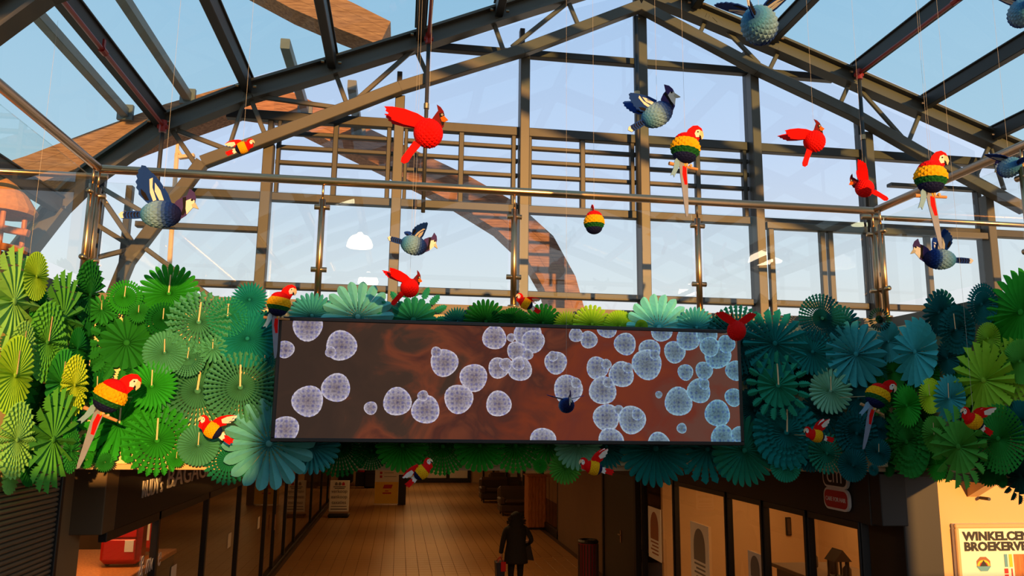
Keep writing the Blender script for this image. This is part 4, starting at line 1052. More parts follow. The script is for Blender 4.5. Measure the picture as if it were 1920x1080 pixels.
# sign letters
rs = empty('shop_sign', (SXL, 10, 2.6)); ro_ = Vector(rs.location)
a = at(265, 934, X=SXL); b = at(309, 917, X=SXL)
text('small_letters', "RUDY's", .27, 'cmwhite', a - ro_, LEFTW, rs, .008, 0, fit=(at(303, 920, X=SXL).y - a.y))
c = at(440, 880, X=SXL)
text('large_letters', 'BAGAGE', .36, 'cmwhite', b - ro_ + Vector((0, .05, 0)), LEFTW, rs, .008, 0, fit=(at(391, 893, X=SXL).y - b.y))
text('large_letters', 'SOLUTIONS', .30, 'cmwhite', Vector((SXL, at(395, 890, X=SXL).y + .1, b.z + .04)) - ro_, LEFTW, rs, .008, 0, .75)
tag(rs, 'raised pale letters of the luggage shop on its dark fascia', 'sign')
# suitcases
def suitcase(x, y, z, w_, d_, h_, label, m='red'):
    r = empty('suitcase', (x, y, z)); o = Vector(r.location)
    part(MB().box(x - w_ / 2, x + w_ / 2, y - d_ / 2, y + d_ / 2, z + .03, z + h_, .05), 'shell', m, r, o)
    pk = part(MB().box(x - w_ * .4, x + w_ * .4, y - d_ / 2 - .03, y - d_ / 2 + .01, z + .08, z + h_ * .62, .012), 'front_pocket', m, r, o)
    part(MB().box(x - w_ * .4, x + w_ * .4, y - d_ / 2 - .025, y - d_ / 2 + .01, z + h_ * .66, z + h_ * .92, .01), 'front_pocket', m, r, o)
    part(MB().tube((x - .08, y, z + h_), (x - .07, y, z + h_ + .04), .012).tube((x - .07, y, z + h_ + .04), (x + .07, y, z + h_ + .04), .012).tube((x + .07, y, z + h_ + .04), (x + .08, y, z + h_), .012), 'handle', 'blackmetal', r, o)
    for sx in (-1, 1): part(MB().tube((x + sx * w_ * .35, y - .03, z + .03), (x + sx * w_ * .35, y + .03, z + .03), .03, 10), 'wheel', 'blackmetal', r, o)
    if m == 'red': part(MB().box(x + .06, x + .16, y - d_ / 2 - .034, y - d_ / 2 - .03, z + .18, z + h_ * .6, .001), 'price_tag', 'white', pk, o)
    return tag(r, label, 'suitcase', 'suitcases in the shop window')
pc = at(229, 1057, Y=10.2)
zt = pc.z - .02
suitcase(pc.x, 10.2, zt, .46, .26, .52, 'bright red soft suitcase with price tag in the shop window')
p2 = at(262, 990, Y=10.9); suitcase(p2.x, 10.95, zt + .02, .44, .26, .86, 'taller red suitcase behind the bright red one')
p3 = at(178, 1040, Y=9.2); 
r = empty('display_plinth', (pc.x, 10.4, 0)); o = Vector(r.location)
part(MB().box(-4.4, SXL - .12, 9.5, 11.4, 0, zt - .06, .01), 'base', 'blackmetal', r, o); part(MB().box(-4.42, SXL - .1, 9.47, 11.42, zt - .06, zt, .008), 'top', 'pine', r, o)
tag(r, 'dark display plinth with wooden top carrying the red suitcases', 'plinth')
# white lettering on the pane
rs = empty('window_lettering', (SXL - .03, 9.5, 1.6)); ro_ = Vector(rs.location)
text('script', '& more', .34, 'cmwhite', at(258, 1085, X=SXL - .03) - ro_, LEFTW, rs, .002, 0, .8, shear=.3)
for px, py in ((1290 / 3 + 0, 1013), (485, 980), (325, 1078)):
    q = at(px, py, X=SXL - .03); part(MB().box(q.x, q.x + .003, q.y - .12, q.y + .12, q.z - .12, q.z + .12), 'notice', 'white', rs, ro_)
tag(rs, 'white script lettering and paper notices stuck on the luggage shop glass', 'lettering')

# --- right: hair salon front, dark pillar, cream wall with plan board
struct(MB().box(SXR + .005, SXR + .14, 7.75, yR(1205, 1000), 2.55, 3.1, .008).build('trim_4', 'darkfascia'))
xp0, xp1 = at(1618, 985, Y=7.74).x, at(1683, 988, Y=7.74).x
struct(MB().box(SXR + .005, xp1, 7.55, 7.74, 2.57, 3.1, .008).build('trim_5', 'darkfascia'))
xw = at(1754, 1000, Y=7.7).x
struct(MB().box(xp1 - .02, xw, 7.6, 8.4, 0, 3.1, .01).build('trim_6', 'blackmetal'))
struct(MB().box(xw, 12, 7.7, 7.85, 0, 4.5).build('wall_notice', 'wallwarm'))
struct(MB().box(8.2, 8.3, 7.85, 20, 0, 3.1).box(SXR + .1, 8.2, 14.6, 14.7, 0, 3.1).build('wall_shop_right', 'wallwarm'))
struct(MB().box(SXR + .1, 8.2, 7.9, 20, -.01, .02).build('floor_shop_right', 'tile'))
f2 = struct(empty('window_2', (SXR, 11, 0))); fo = Vector(f2.location)
rp2 = [(1612, .07), (1511, .12), (1429, .13), (1362, .12), (1264, .13), (1205, .1)]
ys = [yR(px, 1000) for px, _ in rp2]
for (px, wd), y in zip(rp2, ys): part(MB().box(SXR, SXR + .09, y - wd / 2, y + wd / 2, 0, 2.56, .006).box(SXR - .02, SXR + .02, y - wd * .2, y + wd * .2, 0, 2.56, .004), 'mullion', 'blackmetal', f2, fo)
part(MB().box(SXR, SXR + .09, ys[0], ys[-1], 0, .12, .006), 'sill', 'blackmetal', f2, fo)
part(MB().box(SXR, SXR + .09, ys[0], ys[-1], 2.48, 2.56, .006), 'head_rail', 'blackmetal', f2, fo)
for a, b in zip(ys[:-1], ys[1:]): part(MB().quad((SXR + .05, a, .12), (SXR + .05, b, .12), (SXR + .05, b, 2.48), (SXR + .05, a, 2.48)), 'pane', 'shopglass', f2, fo)
# salon inside: picture on the back wall, counter, bottles, lantern
p0, p1 = at(1473, 970, Y=14.57), at(1484, 1004, Y=14.57)
r = empty('wall_picture', ((p0.x + p1.x) / 2, 14.58, p1.z)); o = Vector(r.location)
part(MB().box(p0.x, p1.x, 14.55, 14.6, p1.z, p0.z, .008), 'frame', 'blackmetal', r, o); part(MB().box(p0.x + .02, p1.x - .02, 14.545, 14.551, p1.z + .02, p0.z - .02), 'sheet', 'sofa', r, o)
tag(r, 'narrow dark picture on the glowing back wall of the hair shop', 'picture')
r = empty('salon_counter', (5.9, 9.6, 0)); o = Vector(r.location)
part(MB().box(5.3, 6.2, 8.4, 10.6, .02, 1.62, .01), 'body', 'blackmetal', r, o); part(MB().box(5.25, 6.25, 8.35, 10.65, 1.62, 1.67, .008), 'worktop', 'wallbrown', r, o)
tag(r, 'dark reception counter just inside the hair shop window', 'counter')
for k, (yy, h) in enumerate(((9.1, .32), (9.5, .2), (9.8, .26), (10.3, .22))):
    r = empty('bottle', (5.7, yy, 1.67)); MB().lathe([(.05, 0), (.055, .03), (.055, h * .6), (.02, h * .8), (.02, h)], 12).build('glass_body', 'sofa', r, True); MB().lathe([(.025, h), (.025, h + .03), (.004, h + .035)], 10).build('cap', 'blackmetal', r)
    tag(r, ('tall dark bottle', 'shortest dark bottle', 'second tallest dark bottle', 'last dark bottle')[k] + ' on the hair shop counter', 'bottle', 'bottles on the salon counter')
lh = at(1572, 1066, X=5.6); r = empty('house_lantern', (5.6, lh.y, 1.67)); o = Vector(r.location); x, y, z = 5.6, lh.y, 1.67
part(MB().box(x - .1, x + .1, y - .1, y + .1, z, z + .03, .004), 'base', 'blackmetal', r, o)
for sx in (-1, 1):
    for sy in (-1, 1): part(MB().box(x + sx * .085 - .01, x + sx * .085 + .01, y + sy * .085 - .01, y + sy * .085 + .01, z + .03, z + .22), 'post', 'blackmetal', r, o)
part(MB().add([(x - .12, y - .12, z + .22), (x + .12, y - .12, z + .22), (x + .12, y + .12, z + .22), (x - .12, y + .12, z + .22), (x, y - .12, z + .36), (x, y + .12, z + .36)], [(0, 1, 4), (2, 3, 5), (1, 2, 5, 4), (3, 0, 4, 5), (3, 2, 1, 0)]), 'roof', 'sofa', r, o)
tag(r, 'small house-shaped lantern on the hair shop counter', 'lantern')
def poster(px0, px1, py0, py1, m2, label, body='white'):
    a = at(px0, py0, X=SXR + .02); b = at(px1, py0, X=SXR + .02); c = at((px0 + px1) / 2, py1, X=SXR + .02)
    ya, yb, z1, z0 = b.y, a.y, (a.z + b.z) / 2, c.z
    r = empty('poster', (SXR + .02, (ya + yb) / 2, z0)); o = Vector(r.location); X_ = SXR + .02
    part(MB().box(X_, X_ + .01, ya, yb, z0, z1), 'sheet', body, r, o)
    w_, h_ = yb - ya, z1 - z0
    v = [Vector((X_ - .002, ya + w_ * (.5 + .32 * math.cos(t * PI / 12)), z0 + h_ * (.62 + .3 * math.sin(t * PI / 12)))) for t in range(13)] + [Vector((X_ - .002, ya + w_ * .18, z0 + h_ * .38)), Vector((X_ - .002, ya + w_ * .82, z0 + h_ * .38))]
    part(MB().add(v, [tuple(range(len(v)))]), 'print', m2, r, o)
    for k in range(4): part(MB().box(X_ - .003, X_, ya + w_ * .2, ya + w_ * (.8 - .1 * (k % 2)), z0 + h_ * (.31 - .07 * k), z0 + h_ * (.34 - .07 * k)), 'print_line', m2, r, o)
    return tag(r, label, 'poster')
poster(1215, 1238, 952, 1048, 'brownprint', 'tall poster with orange arch print on the hair shop glass')
poster(1294, 1327, 982, 1095, 'grey', 'white poster with grey figure print on the hair shop glass')
poster(1402, 1428, 1036, 1110, 'grey', 'white notice low on the hair shop glass between two mullions')
# CM logo sign
rs = empty('shop_sign', (SXR - .03, 8.0, 2.75)); ro_ = Vector(rs.location)
def rrect(w_, h_, r_, n=6):
    out = []
    for cx_, cy_, a0 in ((w_ / 2 - r_, h_ / 2 - r_, 0), (-w_ / 2 + r_, h_ / 2 - r_, PI / 2), (-w_ / 2 + r_, -h_ / 2 + r_, PI), (w_ / 2 - r_, -h_ / 2 + r_, 1.5 * PI)):
        out += [(cx_ + r_ * math.cos(a0 + PI / 2 * i / n), cy_ + r_ * math.sin(a0 + PI / 2 * i / n)) for i in range(n + 1)]
    return out
def plate(name, w_, h_, r_, dx, dz, x, m, th=.02):
    pts = rrect(w_, h_, r_); n = len(pts)
    v = [(x, -a + dx, b + dz) for a, b in pts] + [(x - th, -a + dx, b + dz) for a, b in pts]
    f = [tuple(range(n, 2 * n)), tuple(range(n - 1, -1, -1))] + [(i, (i + 1) % n, n + (i + 1) % n, n + i) for i in range(n)]
    return obj(name, v, f, m, rs)
ca = at(1569, 936, X=SXR - .03); cb = at(1566, 888, X=SXR - .03)
wA = at(1546, 940, X=SXR).y - at(1592, 940, X=SXR).y
for cc, m1, hh in ((ca, 'signred', .24), (cb, 'blackmetal', .32)):
    d = cc - ro_
    plate('border', wA, hh, .09, d.y, d.z, .02, 'cmwhite', .03); plate('panel', wA - .05, hh - .05, .07, d.y, d.z, -.012, m1, .004)
text('lettering', 'CARE FOR HAIR', .068, 'cmwhite', ca - ro_ + Vector((-.017, 0, -.025)), RIGHTW, rs, .002, 0, 1, 'CENTER', fit=wA * .8)
text('lettering', 'cm', .3, 'cmwhite', cb - ro_ + Vector((-.017, 0, -.10)), RIGHTW, rs, .002, -.002, .9, 'CENTER')
tag(rs, 'rounded black and red hair shop sign with white border', 'sign')
# notice board on the cream wall
YN = 7.66
a = at(1787, 982, Y=YN); bw, bh = 2.2, 2.0
rs = empty('notice_board', (a.x, YN, a.z - bh)); ro_ = Vector(rs.location)
part(MB().box(a.x, a.x + bw, YN, YN + .04, a.z - bh, a.z, .004), 'panel', 'white', rs, ro_)
for b in ((a.x - .0, a.x + bw, a.z - .045, a.z), (a.x, a.x + bw, a.z - bh, a.z - bh + .045), (a.x, a.x + .045, a.z - bh + .045, a.z - .045), (a.x + bw - .045, a.x + bw, a.z - bh + .045, a.z - .045)):
    part(MB().box(b[0], b[1], YN - .03, YN + .005, b[2], b[3], .01), 'frame', 'wallwarm', rs, ro_)
t1 = at(1806, 1013, Y=YN); t2 = at(1808, 1032.5, Y=YN)
text('headline', 'WINKELCENTRUM', .12, 'black', Vector((t1.x, YN - .004, t1.z)) - ro_, FRONT, rs, .001, .0055, 1.13, spacing=1.02)
text('headline', 'BROEKERVEILING', .12, 'black', Vector((t2.x, YN - .004, t2.z)) - ro_, FRONT, rs, .001, .0055, 1.13, spacing=1.02)
lg = at(1844, 1057, Y=YN)
oc = [(.085 * math.cos(PI / 8 + i * PI / 4) , .075 * math.sin(PI / 8 + i * PI / 4)) for i in range(8)]
def flat(name, pts, m, y):
    return obj(name, [Vector((lg.x + p[0], y, lg.z + p[1])) - ro_ for p in pts], [tuple(range(len(pts)))], m, rs)
flat('emblem', oc, 'brownprint', YN - .003); flat('emblem', [(.075 * math.cos(i * PI / 10), -.02 + .06 * math.sin(i * PI / 10)) for i in range(11)], 'yellow', YN - .0035)
flat('emblem', [(-.085, -.025), (.085, -.025), (.04, -.075), (-.04, -.075)], 'bluep', YN - .004); flat('emblem', [(-.045, -.025), (.045, -.025), (.0, .04)], 'black', YN - .0045)
flat('emblem', [(.05 * math.cos(i * PI / 10), -.02 + .04 * math.sin(i * PI / 10)) for i in range(11)], 'signred', YN - .0037)
for x0, x1, z0, z1, m_ in ((1882, 1890, 1039, 1063, 'bluep'), (1891, 1899, 1039, 1063, 'yellow'), (1900, 1960, 1039, 1100, 'pine'), (1883, 1891, 1066, 1075, 'signred'), (1896, 1900, 1066, 1085, 'signred'), (1884, 1892, 1077, 1086, 'signred')):
    p, q = at(x0, z0, Y=YN), at(x1, z1, Y=YN); part(MB().quad((p.x, YN - .003, q.z), (q.x, YN - .003, q.z), (q.x, YN - .003, p.z), (p.x, YN - .003, p.z)), 'plan_block', m_, rs, ro_)
tag(rs, 'framed shopping centre plan board with black headline on sunlit wall', 'notice board')
bq = at(1855, 930, Y=7.45); r = empty('bracket', (bq.x, 7.69, bq.z)); o = Vector(r.location)
part(MB().add([(bq.x - .06, 7.69, 2.85), (bq.x - .06, 7.69, 3.1), (bq.x - .06, 7.2, 3.1), (bq.x + .06, 7.69, 2.85), (bq.x + .06, 7.69, 3.1), (bq.x + .06, 7.2, 3.1)], [(0, 1, 2), (3, 5, 4), (0, 2, 5, 3), (0, 3, 4, 1), (1, 4, 5, 2)]), 'gusset', 'wallwarm', r, o)
part(MB().tube((bq.x + .08, 7.68, 2.84), (bq.x + .08, 7.55, 2.84), .018, 8), 'bolt', 'steel2', r, o)
tag(r, 'cream triangular bracket on the wall above the plan board', 'bracket')

# --- passage right side beyond the salon
yd0, yd1 = yR(1197, 1000), yR(1133, 1000)
door = struct(empty('door_1', (SXR, yd0, 0))); fo = Vector(door.location)
part(MB().box(SXR - .03, SXR + .03, yd0 + .15, yd1 - .1, 0, 2.45, .01), 'leaf', 'blackmetal', door, fo)
part(MB().box(SXR - .06, SXR + .06, yd0, yd0 + .15, 0, 2.6, .008).box(SXR - .06, SXR + .06, yd1 - .1, yd1, 0, 2.6, .008).box(SXR - .06, SXR + .06, yd0 + .15, yd1 - .1, 2.45, 2.6, .008), 'frame', 'darkfascia', door, fo)
hp = at(1163, 1005, X=SXR - .05); part(MB().box(SXR - .05, SXR - .03, hp.y - .03, hp.y + .03, hp.z - .14, hp.z + .12, .006).tube((SXR - .06, hp.y - .02, hp.z + .02), (SXR - .06, hp.y + .14, hp.z + .02), .014, 8), 'handle', 'inox', door, fo)
struct(MB().box(SXR, SXR + .15, yd1, 24, 0, 3.1).build('wall_passage_right', 'wallbrown'))
w3 = struct(empty('window_3', (SXR, 26, 0))); fo = Vector(w3.location)
part(MB().box(SXR, SXR + .1, 24, 46, 0, .25, .01), 'sill', 'blackmetal', w3, fo)
for yy in (24.1, 27, 31, 36, 41, 45.8): part(MB().box(SXR, SXR + .1, yy - .08, yy + .08, 0, 3.1, .01), 'mullion', 'blackmetal', w3, fo)
for a, b in zip((24.1, 27, 31, 36, 41), (27, 31, 36, 41, 45.8)): part(MB().quad((SXR + .05, a, .25), (SXR + .05, b, .25), (SXR + .05, b, 3.0), (SXR + .05, a, 3.0)), 'pane', 'shopglass', w3, fo)
struct(MB().box(7, 7.1, 20, 46, 0, 3.1).build('wall_shop_far', 'wallwarm'))
struct(MB().box(-5.5, 7, 45.8, 46, 0, 3.1).build('wall_end', 'wallwarm'))
we = struct(empty('window_4', (1, 45.7, 0))); fo = Vector(we.location)
for px in (762, 798, 840, 880):
    p = at(px, 890, Y=45.7); part(MB().box(p.x - .08, p.x + .08, 45.65, 45.78, 0, 3.1, .01), 'frame', 'blackmetal', we, fo)
for a, b in ((762, 798), (798, 840), (840, 880)):
    p, q = at(a, 890, Y=45.7), at(b, 890, Y=45.7); part(MB().box(p.x + .1, q.x - .1, 45.7, 45.75, .25, 2.9, .01), 'pane', 'white', we, fo)
p, q = at(762, 910, Y=45.7), at(880, 910, Y=45.7); part(MB().box(p.x, q.x, 45.62, 45.78, 0, .22, .01), 'sill', 'blackmetal', we, fo)
# litter bin
bp_ = at(1103, 1080, Z=0); yb = 17.2; xb = at(1103, 1050, Y=yb).x
r = empty('litter_bin', (xb, yb, 0)); o = Vector(r.location)
part(MB().lathe([(.2, 0), (.21, .03), (.21, .95), (.2, .98)], 20, (xb, yb, 0)), 'drum', 'redpaint', r, o)
for k in range(20):
    t = 2 * PI * k / 20; part(MB().box(xb + .215 * math.cos(t) - .012, xb + .215 * math.cos(t) + .012, yb + .215 * math.sin(t) - .012, yb + .215 * math.sin(t) + .012, .04, .94), 'slat', 'sofa', r, o)
part(MB().lathe([(.22, .96), (.23, .99), (.2, 1.03), (.15, 1.03), (.14, .99)], 20, (xb, yb, 0)), 'rim', 'blackmetal', r, o)
tag(r, 'dark red slatted litter bin by the black door', 'litter bin')
# pine cabinet
pb = at(1005, 993, Z=0); p0, p1 = at(990, 985, Y=pb.y), at(1024, 985, Y=pb.y); zt = at(1005, 891, Y=pb.y).z
r = empty('pine_cabinet', (pb.x, pb.y, 0)); o = Vector(r.location); Yc = pb.y
part(MB().box(p0.x, p1.x, Yc, Yc + .8, .06, zt - .05, .01), 'carcass', 'pine', r, o)
part(MB().box(p0.x - .05, p1.x + .05, Yc - .04, Yc + .84, zt - .05, zt, .015), 'top', 'pine', r, o); part(MB().box(p0.x, p1.x, Yc + .02, Yc + .8, 0, .06), 'plinth', 'blackmetal', r, o)
nw = 5
for k in range(nw):
    x0 = p0.x + .02 + (p1.x - p0.x - .04) * k / nw; part(MB().box(x0 + .006, x0 + (p1.x - p0.x - .04) / nw - .006, Yc - .018, Yc + .005, .08, zt - .07, .006), 'board', 'pine', r, o)
tag(r, 'tall knotty pine cabinet on the right of the passage', 'cabinet')
# upholstered seats for sale
def armchair(px, py, w_, label):
    p = at(px, py, Z=0); r = empty('armchair', (p.x, p.y, 0)); o = Vector(r.location); x, y = p.x, p.y
    part(MB().box(x - w_ / 2, x + w_ / 2, y, y + .9, .12, .45, .07), 'seat', 'sofa', r, o)
    part(MB().box(x - w_ * .36, x + w_ * .36, y - .03, y + .7, .45, .6, .06), 'cushion', 'sofa', r, o)
    part(MB().box(x - w_ / 2, x + w_ / 2, y + .65, y + 1.0, .45, 1.05, .1), 'backrest', 'sofa', r, o)
    for s in (-1, 1):
        part(MB().box(x + s * w_ * .42 - w_ * .1, x + s * w_ * .42 + w_ * .1, y, y + .85, .4, .68, .06), 'armrest', 'sofa', r, o)
        for t in (.08, .85): part(MB().tube((x + s * w_ * .4, y + t, 0), (x + s * w_ * .4, y + t, .13), .025, 8), 'leg', 'blackmetal', r, o)
    return tag(r, label, 'armchair', 'armchairs in the passage')
armchair(930, 943, 1.35, 'low brown armchair farthest left in the passage')
armchair(968, 968, 1.25, 'bulky brown armchair against the pine cabinet')
armchair(950, 930, 1.6, 'dark brown armchair at the back of the seat group')
# information board
pb = at(727, 947, Z=0); Yi = pb.y; p0, p1 = at(701, 947, Y=Yi), at(746, 947, Y=Yi)
r = empty('information_board', (pb.x, Yi, 0)); o = Vector(r.location); H = 2.55; W = p1.x - p0.x
part(MB().box(p0.x, p1.x, Yi, Yi + .05, .03, H, .006), 'panel', 'white', r, o)
part(MB().box(p0.x + .01, p1.x - .01, Yi - .004, Yi, .06, .95), 'yellow_field', 'yellow', r, o)
part(MB().box(p1.x - .02, p1.x + .32, Yi + .05, Yi + .4, 0, 1.25, .01), 'stand', 'darkfascia', r, o)
for k in range(9):
    z = 1.12 + k * .155; part(MB().box(p0.x + .2, p0.x + .3, Yi - .004, Yi, z, z + .1), 'icon', 'signred', r, o); part(MB().box(p0.x + .38, p0.x + W * (.9 - .12 * (k % 3)), Yi - .004, Yi, z + .04, z + .06), 'text_line', 'grey', r, o)
part(MB().quad((p0.x + W * .34, Yi - .006, .68), (p0.x + W * .7, Yi - .006, .68), (p0.x + W * .76, Yi - .006, .84), (p0.x + W * .4, Yi - .006, .84)), 'logo', 'signred', r, o)
part(MB().box(p0.x + W * .34, p0.x + W * .7, Yi - .006, Yi, .46, .52).box(p0.x + W * .44, p0.x + W * .58, Yi - .006, Yi, .56, .6), 'logo', 'signred', r, o)
tag(r, 'tall white information board with red icons and yellow foot', 'information board')
# estate agent pavement sign
pb = at(632, 970, Z=0); Ya = pb.y; p0, p1 = at(616, 962, Y=Ya), at(653, 962, Y=Ya)
r = empty('pavement_sign', (pb.x, Ya, 0)); o = Vector(r.location); W = p1.x - p0.x; xm = (p0.x + p1.x) / 2
part(MB().box(p0.x - .02, p1.x + .04, Ya - .2, Ya + .35, 0, .14, .05), 'base', 'blackmetal', r, o)
part(MB().box(p0.x, p1.x, Ya, Ya + .06, .2, 1.32, .01), 'panel', 'white', r, o)
part(MB().box(p0.x - .02, p1.x + .02, Ya + .005, Ya + .055, .14, .22), 'foot', 'inox', r, o)
text('word', 'verkoop', .17, 'grey', Vector((xm, Ya - .004, .88)) - o, FRONT, r, .001, .001, 1, 'CENTER'); text('word', 'aankoop', .17, 'grey', Vector((xm, Ya - .004, .68)) - o, FRONT, r, .001, .001, 1, 'CENTER')
text('word', 'taxaties', .17, 'grey', Vector((xm, Ya - .004, .48)) - o, FRONT, r, .001, .001, 1, 'CENTER'); 
for zz, k in ((1.08, .62), (1.02, .5), (.38, .8), (.28, .84)): part(MB().box(xm - W * k / 2, xm + W * k / 2, Ya - .004, Ya, zz, zz + .025), 'text_line', 'black' if zz > 1 or zz < .3 else 'grey', r, o)
for k, m_ in enumerate(('grey', 'grey', 'signred')):
    x0 = p0.x + .18 + k * .13; part(MB().add([(x0, Ya - .004, 1.14), (x0 + .1, Ya - .004, 1.14), (x0 + .1, Ya - .004, 1.22), (x0 + .05, Ya - .004, 1.27), (x0, Ya - .004, 1.22)], [(0, 1, 2, 3, 4)]), 'house_icon', m_, r, o)
tag(r, 'white estate agent pavement sign on a black foot by the shop windows', 'pavement sign')
# dark luggage display with red cases at the end left
p = at(682, 912, Z=0); r = empty('display_stand', (p.x, p.y, 0)); o = Vector(r.location)
part(MB().box(p.x - .45, p.x + .45, p.y, p.y + .7, 0, .75, .02), 'base', 'blackmetal', r, o); part(MB().lathe([(.38, .75), (.34, 1.0), (.4, 1.15), (.26, 1.35), (.3, 1.5), (.1, 1.75), (.02, 1.85)], 12, (p.x - .05, p.y + .35, 0)), 'red_display', 'red', r, o)
tag(r, 'dark stand with a red heaped display at the far left', 'display stand')
for k, (px, py, h, lb) in enumerate(((703 - 8, 915, 1.1, 'black suitcase beside the red heaped display'), (650, 905, 1.3, 'black suitcase at the far shop entrance'))):
    p = at(px, py, Z=0); suitcase(p.x, p.y, 0, .7, .4, h, lb, 'blackmetal')

# --- straw hut ornament at the left edge of the upper gallery
hp = at(4, 402, Y=8.3)
r = empty('straw_hut', (hp.x, 8.3, 4.72)); o = Vector(r.location); x, y, z = hp.x, 8.3, hp.z
part(MB().lathe([(.30, .0), (.32, .04), (.22, .2), (.1, .32), (.01, .38)], 18, (x, y, z)), 'straw_roof', 'straw', r, o)
for a0 in (0, 1, 2, 3):
    t = a0 * PI / 2 + .5; part(MB().tube((x + .2 * math.cos(t), y + .2 * math.sin(t), z), (x + .2 * math.cos(t), y + .2 * math.sin(t), 4.72), .025, 8), 'post', 'pine', r, o)
for zz in (-.12, -.3): part(MB().beam((x - .3, y - .15, z + zz), (x + .34, y - .15, z + zz - .1), .07, .07), 'log', 'pine', r, o)
tag(r, 'straw-roofed wooden hut behind the left glass balustrade', 'ornament')

# --- person walking away
def skin(name, chains, m, parent, root=0, sub=2):
    vs_, es, rad, idx = [], [], [], {}
    for ch in chains:
        prev = None
        for (k, co, r_) in ch:
            if k not in idx: idx[k] = len(vs_); vs_.append(co); rad.append(r_)
            if prev is not None: es.append((prev, idx[k]))
            prev = idx[k]
    me = bpy.data.meshes.new(name); me.from_pydata(vs_, es, []); me.update()
    ob = bpy.data.objects.new(name, me); C.objects.link(ob)
    ob.modifiers.new('skin', 'SKIN'); me.skin_vertices or me.skin_vertices
    sv_ = me.skin_vertices[0].data
    for i, r_ in enumerate(rad): sv_[i].radius = r_ if isinstance(r_, tuple) else (r_, r_); sv_[i].use_root = (i == root)
    sb = ob.modifiers.new('sub', 'SUBSURF'); sb.levels = sub; sb.render_levels = sub
    bpy.context.view_layer.update()
    dg = bpy.context.evaluated_depsgraph_get()
    nm = bpy.data.meshes.new_from_object(ob.evaluated_get(dg)); nm.name = name
    bpy.data.objects.remove(ob)
    nm.materials.clear(); nm.materials.append(M[m]); nm.polygons.foreach_set('use_smooth', [True] * len(nm.polygons))
    return link(bpy.data.objects.new(name, nm), parent)
yp = 16.5; xp = at(968, 1000, Y=yp).x
per = empty('person', (xp, yp, 0))
def fing(side, x, y, z):
    out = []
    for k, (dy, L) in enumerate(((.03, .06), (.01, .07), (-.01, .065), (-.03, .05))):
        out.append([('h%d' % side, (x, y, z), .03), ('f%d%d' % (side, k), (x + .005 * side, y + dy, z - .06), .009), ('g%d%d' % (side, k), (x - .01 * side, y + dy, z - .06 - L), .008)])
    out.append([('h%d' % side, (x, y, z), .03), ('t%d' % side, (x - .02 * side, y + .045, z - .03), .01), ('u%d' % side, (x - .025 * side, y + .06, z - .07), .009)])
    return out
skin('body', [[('pelvis', (0, 0, .9), (.15, .1)), ('waist', (0, 0, 1.08), (.13, .09)), ('chest', (.0, .02, 1.3), (.16, .1)), ('neck', (0, .03, 1.45), .05), ('chin', (0, .06, 1.52), .06), ('head', (0, .06, 1.6), (.08, .095)), ('crown', (0, .06, 1.66), .06)],
  [('pelvis', (0, 0, .9), .15), ('hipL', (-.09, 0, .84), .09), ('kneeL', (-.1, .03, .47), .055), ('ankL', (-.1, -.06, .09), .035), ('toeL', (-.11, .1, .03), .03)],
  [('pelvis', (0, 0, .9), .15), ('hipR', (.09, 0, .84), .09), ('kneeR', (.1, .06, .47), .055), ('ankR', (.1, .08, .09), .035), ('toeR', (.11, .24, .03), .03)],
  [('chest', (.0, .02, 1.3), .16), ('shL', (-.19, .02, 1.36), .055), ('elL', (-.27, .0, 1.1), .042), ('wrL', (-.3, .05, .88), .03), ('h-1', (-.3, .06, .82), .03)],
  [('chest', (.0, .02, 1.3), .16), ('shR', (.19, .02, 1.36), .055), ('elR', (.3, -.02, 1.12), .042), ('wrR', (.16, .14, 1.05), .03), ('h1', (.12, .17, 1.04), .03)]]
  + fing(-1, -.3, .06, .82), 'skin', per, 0, 1)
# long coat: lofted shell with sleeves
def loft(name, rings, m, n=24):
    v = []; f = []
    for (cx_, cy_, rx, ry, z) in rings: v += [(cx_ + rx * math.cos(2 * PI * i / n), cy_ + ry * math.sin(2 * PI * i / n), z) for i in range(n)]
    for k in range(len(rings) - 1): f += [(k * n + i, k * n + (i + 1) % n, (k + 1) * n + (i + 1) % n, (k + 1) * n + i) for i in range(n)]
    f += [tuple(range(n - 1, -1, -1)), tuple(range((len(rings) - 1) * n, len(rings) * n))]
    return obj(name, v, f, m, per, True)
loft('coat', [(0, 0, .25, .2, .68), (0, 0, .25, .2, .72), (0, 0, .235, .185, .9), (0, 0, .2, .15, 1.08), (0, .01, .215, .155, 1.25), (0, .02, .225, .15, 1.36), (0, .02, .19, .13, 1.42), (0, .03, .1, .09, 1.47)], 'coat')
skin('sleeve', [[('a', (-.14, .02, 1.38), .075), ('b', (-.22, .02, 1.33), .07), ('c', (-.28, .0, 1.1), .06), ('d', (-.31, .04, .9), .05), ('e', (-.31, .05, .86), .048)]], 'coat', per)
skin('sleeve', [[('a', (.14, .02, 1.38), .075), ('b', (.22, .02, 1.33), .07), ('c', (.33, -.02, 1.12), .062), ('d', (.24, .1, 1.05), .052), ('e', (.17, .14, 1.05), .05)]], 'coat', per)
loft('hood', [(0, -.02, .07, .05, 1.34), (0, -.03, .15, .1, 1.40), (0, .01, .155, .13, 1.48), (0, .04, .13, .13, 1.58), (0, .06, .1, .11, 1.66), (0, .07, .04, .05, 1.7)], 'coat')
hd = MB()
for k in range(90):
    t = random.uniform(-.3, PI + .3); r0 = random.uniform(.12, .16)
    p = Vector((.15 * math.cos(t), random.uniform(-.06, .06), 1.5 + .15 * math.sin(t) * .75)); d = Vector((math.cos(t), random.uniform(-.7, .3), math.sin(t))).normalized() * .055
    hd.tube(p - d * .4, p + d, .02, 5, .004)
hd.build('fur_trim', 'fur', per)['kind'] = 'stuff'
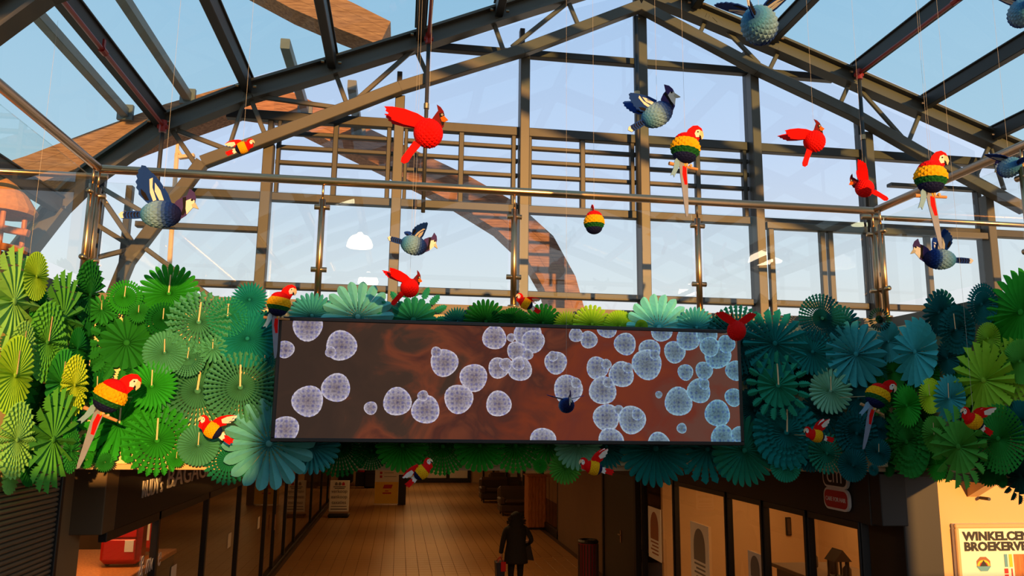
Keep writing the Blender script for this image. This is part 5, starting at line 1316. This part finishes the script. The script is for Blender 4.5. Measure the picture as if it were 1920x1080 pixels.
skin('trousers', [[('p', (0, 0, .86), (.15, .1)), ('hl', (-.09, 0, .8), .095), ('kl', (-.1, .03, .47), .068), ('al', (-.1, -.05, .12), .05)], [('p', (0, 0, .86), .15), ('hr', (.09, 0, .8), .095), ('kr', (.1, .06, .47), .068), ('ar', (.1, .07, .12), .05)]], 'coat', per)
for s, yy in ((-1, -.06), (1, .08)): loft('shoe', [(s * .105, yy + .06, .05, .13, 0), (s * .105, yy + .06, .052, .13, .05), (s * .105, yy + .03, .05, .09, .1), (s * .1, yy, .042, .05, .15)], 'blackmetal', 14)
tag(per, 'person in a long black hooded coat walking away down the passage', 'person')
# carried bags
r = empty('shopping_bag', (xp - .33, yp + .05, .2)); o = Vector((0, 0, 0))
obj('bag_body', *(lambda m: (m.v, m.f))(MB().add([(-.06, -.16, -.05), (.06, -.16, -.05), (.06, .16, -.05), (-.06, .16, -.05), (-.1, -.15, .5), (.1, -.15, .5), (.1, .15, .5), (-.1, .15, .5)], [(3, 2, 1, 0), (0, 1, 5, 4), (1, 2, 6, 5), (2, 3, 7, 6), (3, 0, 4, 7), (4, 5, 6, 7)])), 'navy', r)
obj('red_flap', *(lambda m: (m.v, m.f))(MB().box(.0, .105, -.165, -.15, .33, .52, .004)), 'red', r)
for s in (-.06, .06): obj('handle', *(lambda m: (m.v, m.f))(MB().tube((s, -.1, .5), (0, -.02, .6), .008, 6).tube((0, -.02, .6), (s, .1, .5), .008, 6)), 'red', r)
obj('white_print', *(lambda m: (m.v, m.f))(MB().box(-.03, .05, -.168, -.158, .05, .12)), 'white', r)
tag(r, 'navy shopping bag with red flap in the walking person hand', 'bag')
r = empty('handbag', (xp + .27, yp - .03, .75))
obj('bag_body', *(lambda m: (m.v, m.f))(MB().add([(-.06, -.05, .0), (.1, -.04, -.02), (.1, .06, -.02), (-.06, .06, 0), (-.08, -.06, .26), (.02, -.05, .3), (.02, .05, .3), (-.08, .06, .26)], [(3, 2, 1, 0), (0, 1, 5, 4), (1, 2, 6, 5), (2, 3, 7, 6), (3, 0, 4, 7), (4, 5, 6, 7)])), 'blackmetal', r)
obj('strap', *(lambda m: (m.v, m.f))(MB().tube((-.05, 0, .27), (.0, -.05, .4), .01, 6).tube((.0, -.05, .4), (.02, 0, .3), .01, 6)), 'blackmetal', r)
tag(r, 'black handbag on the walking person right arm', 'bag')
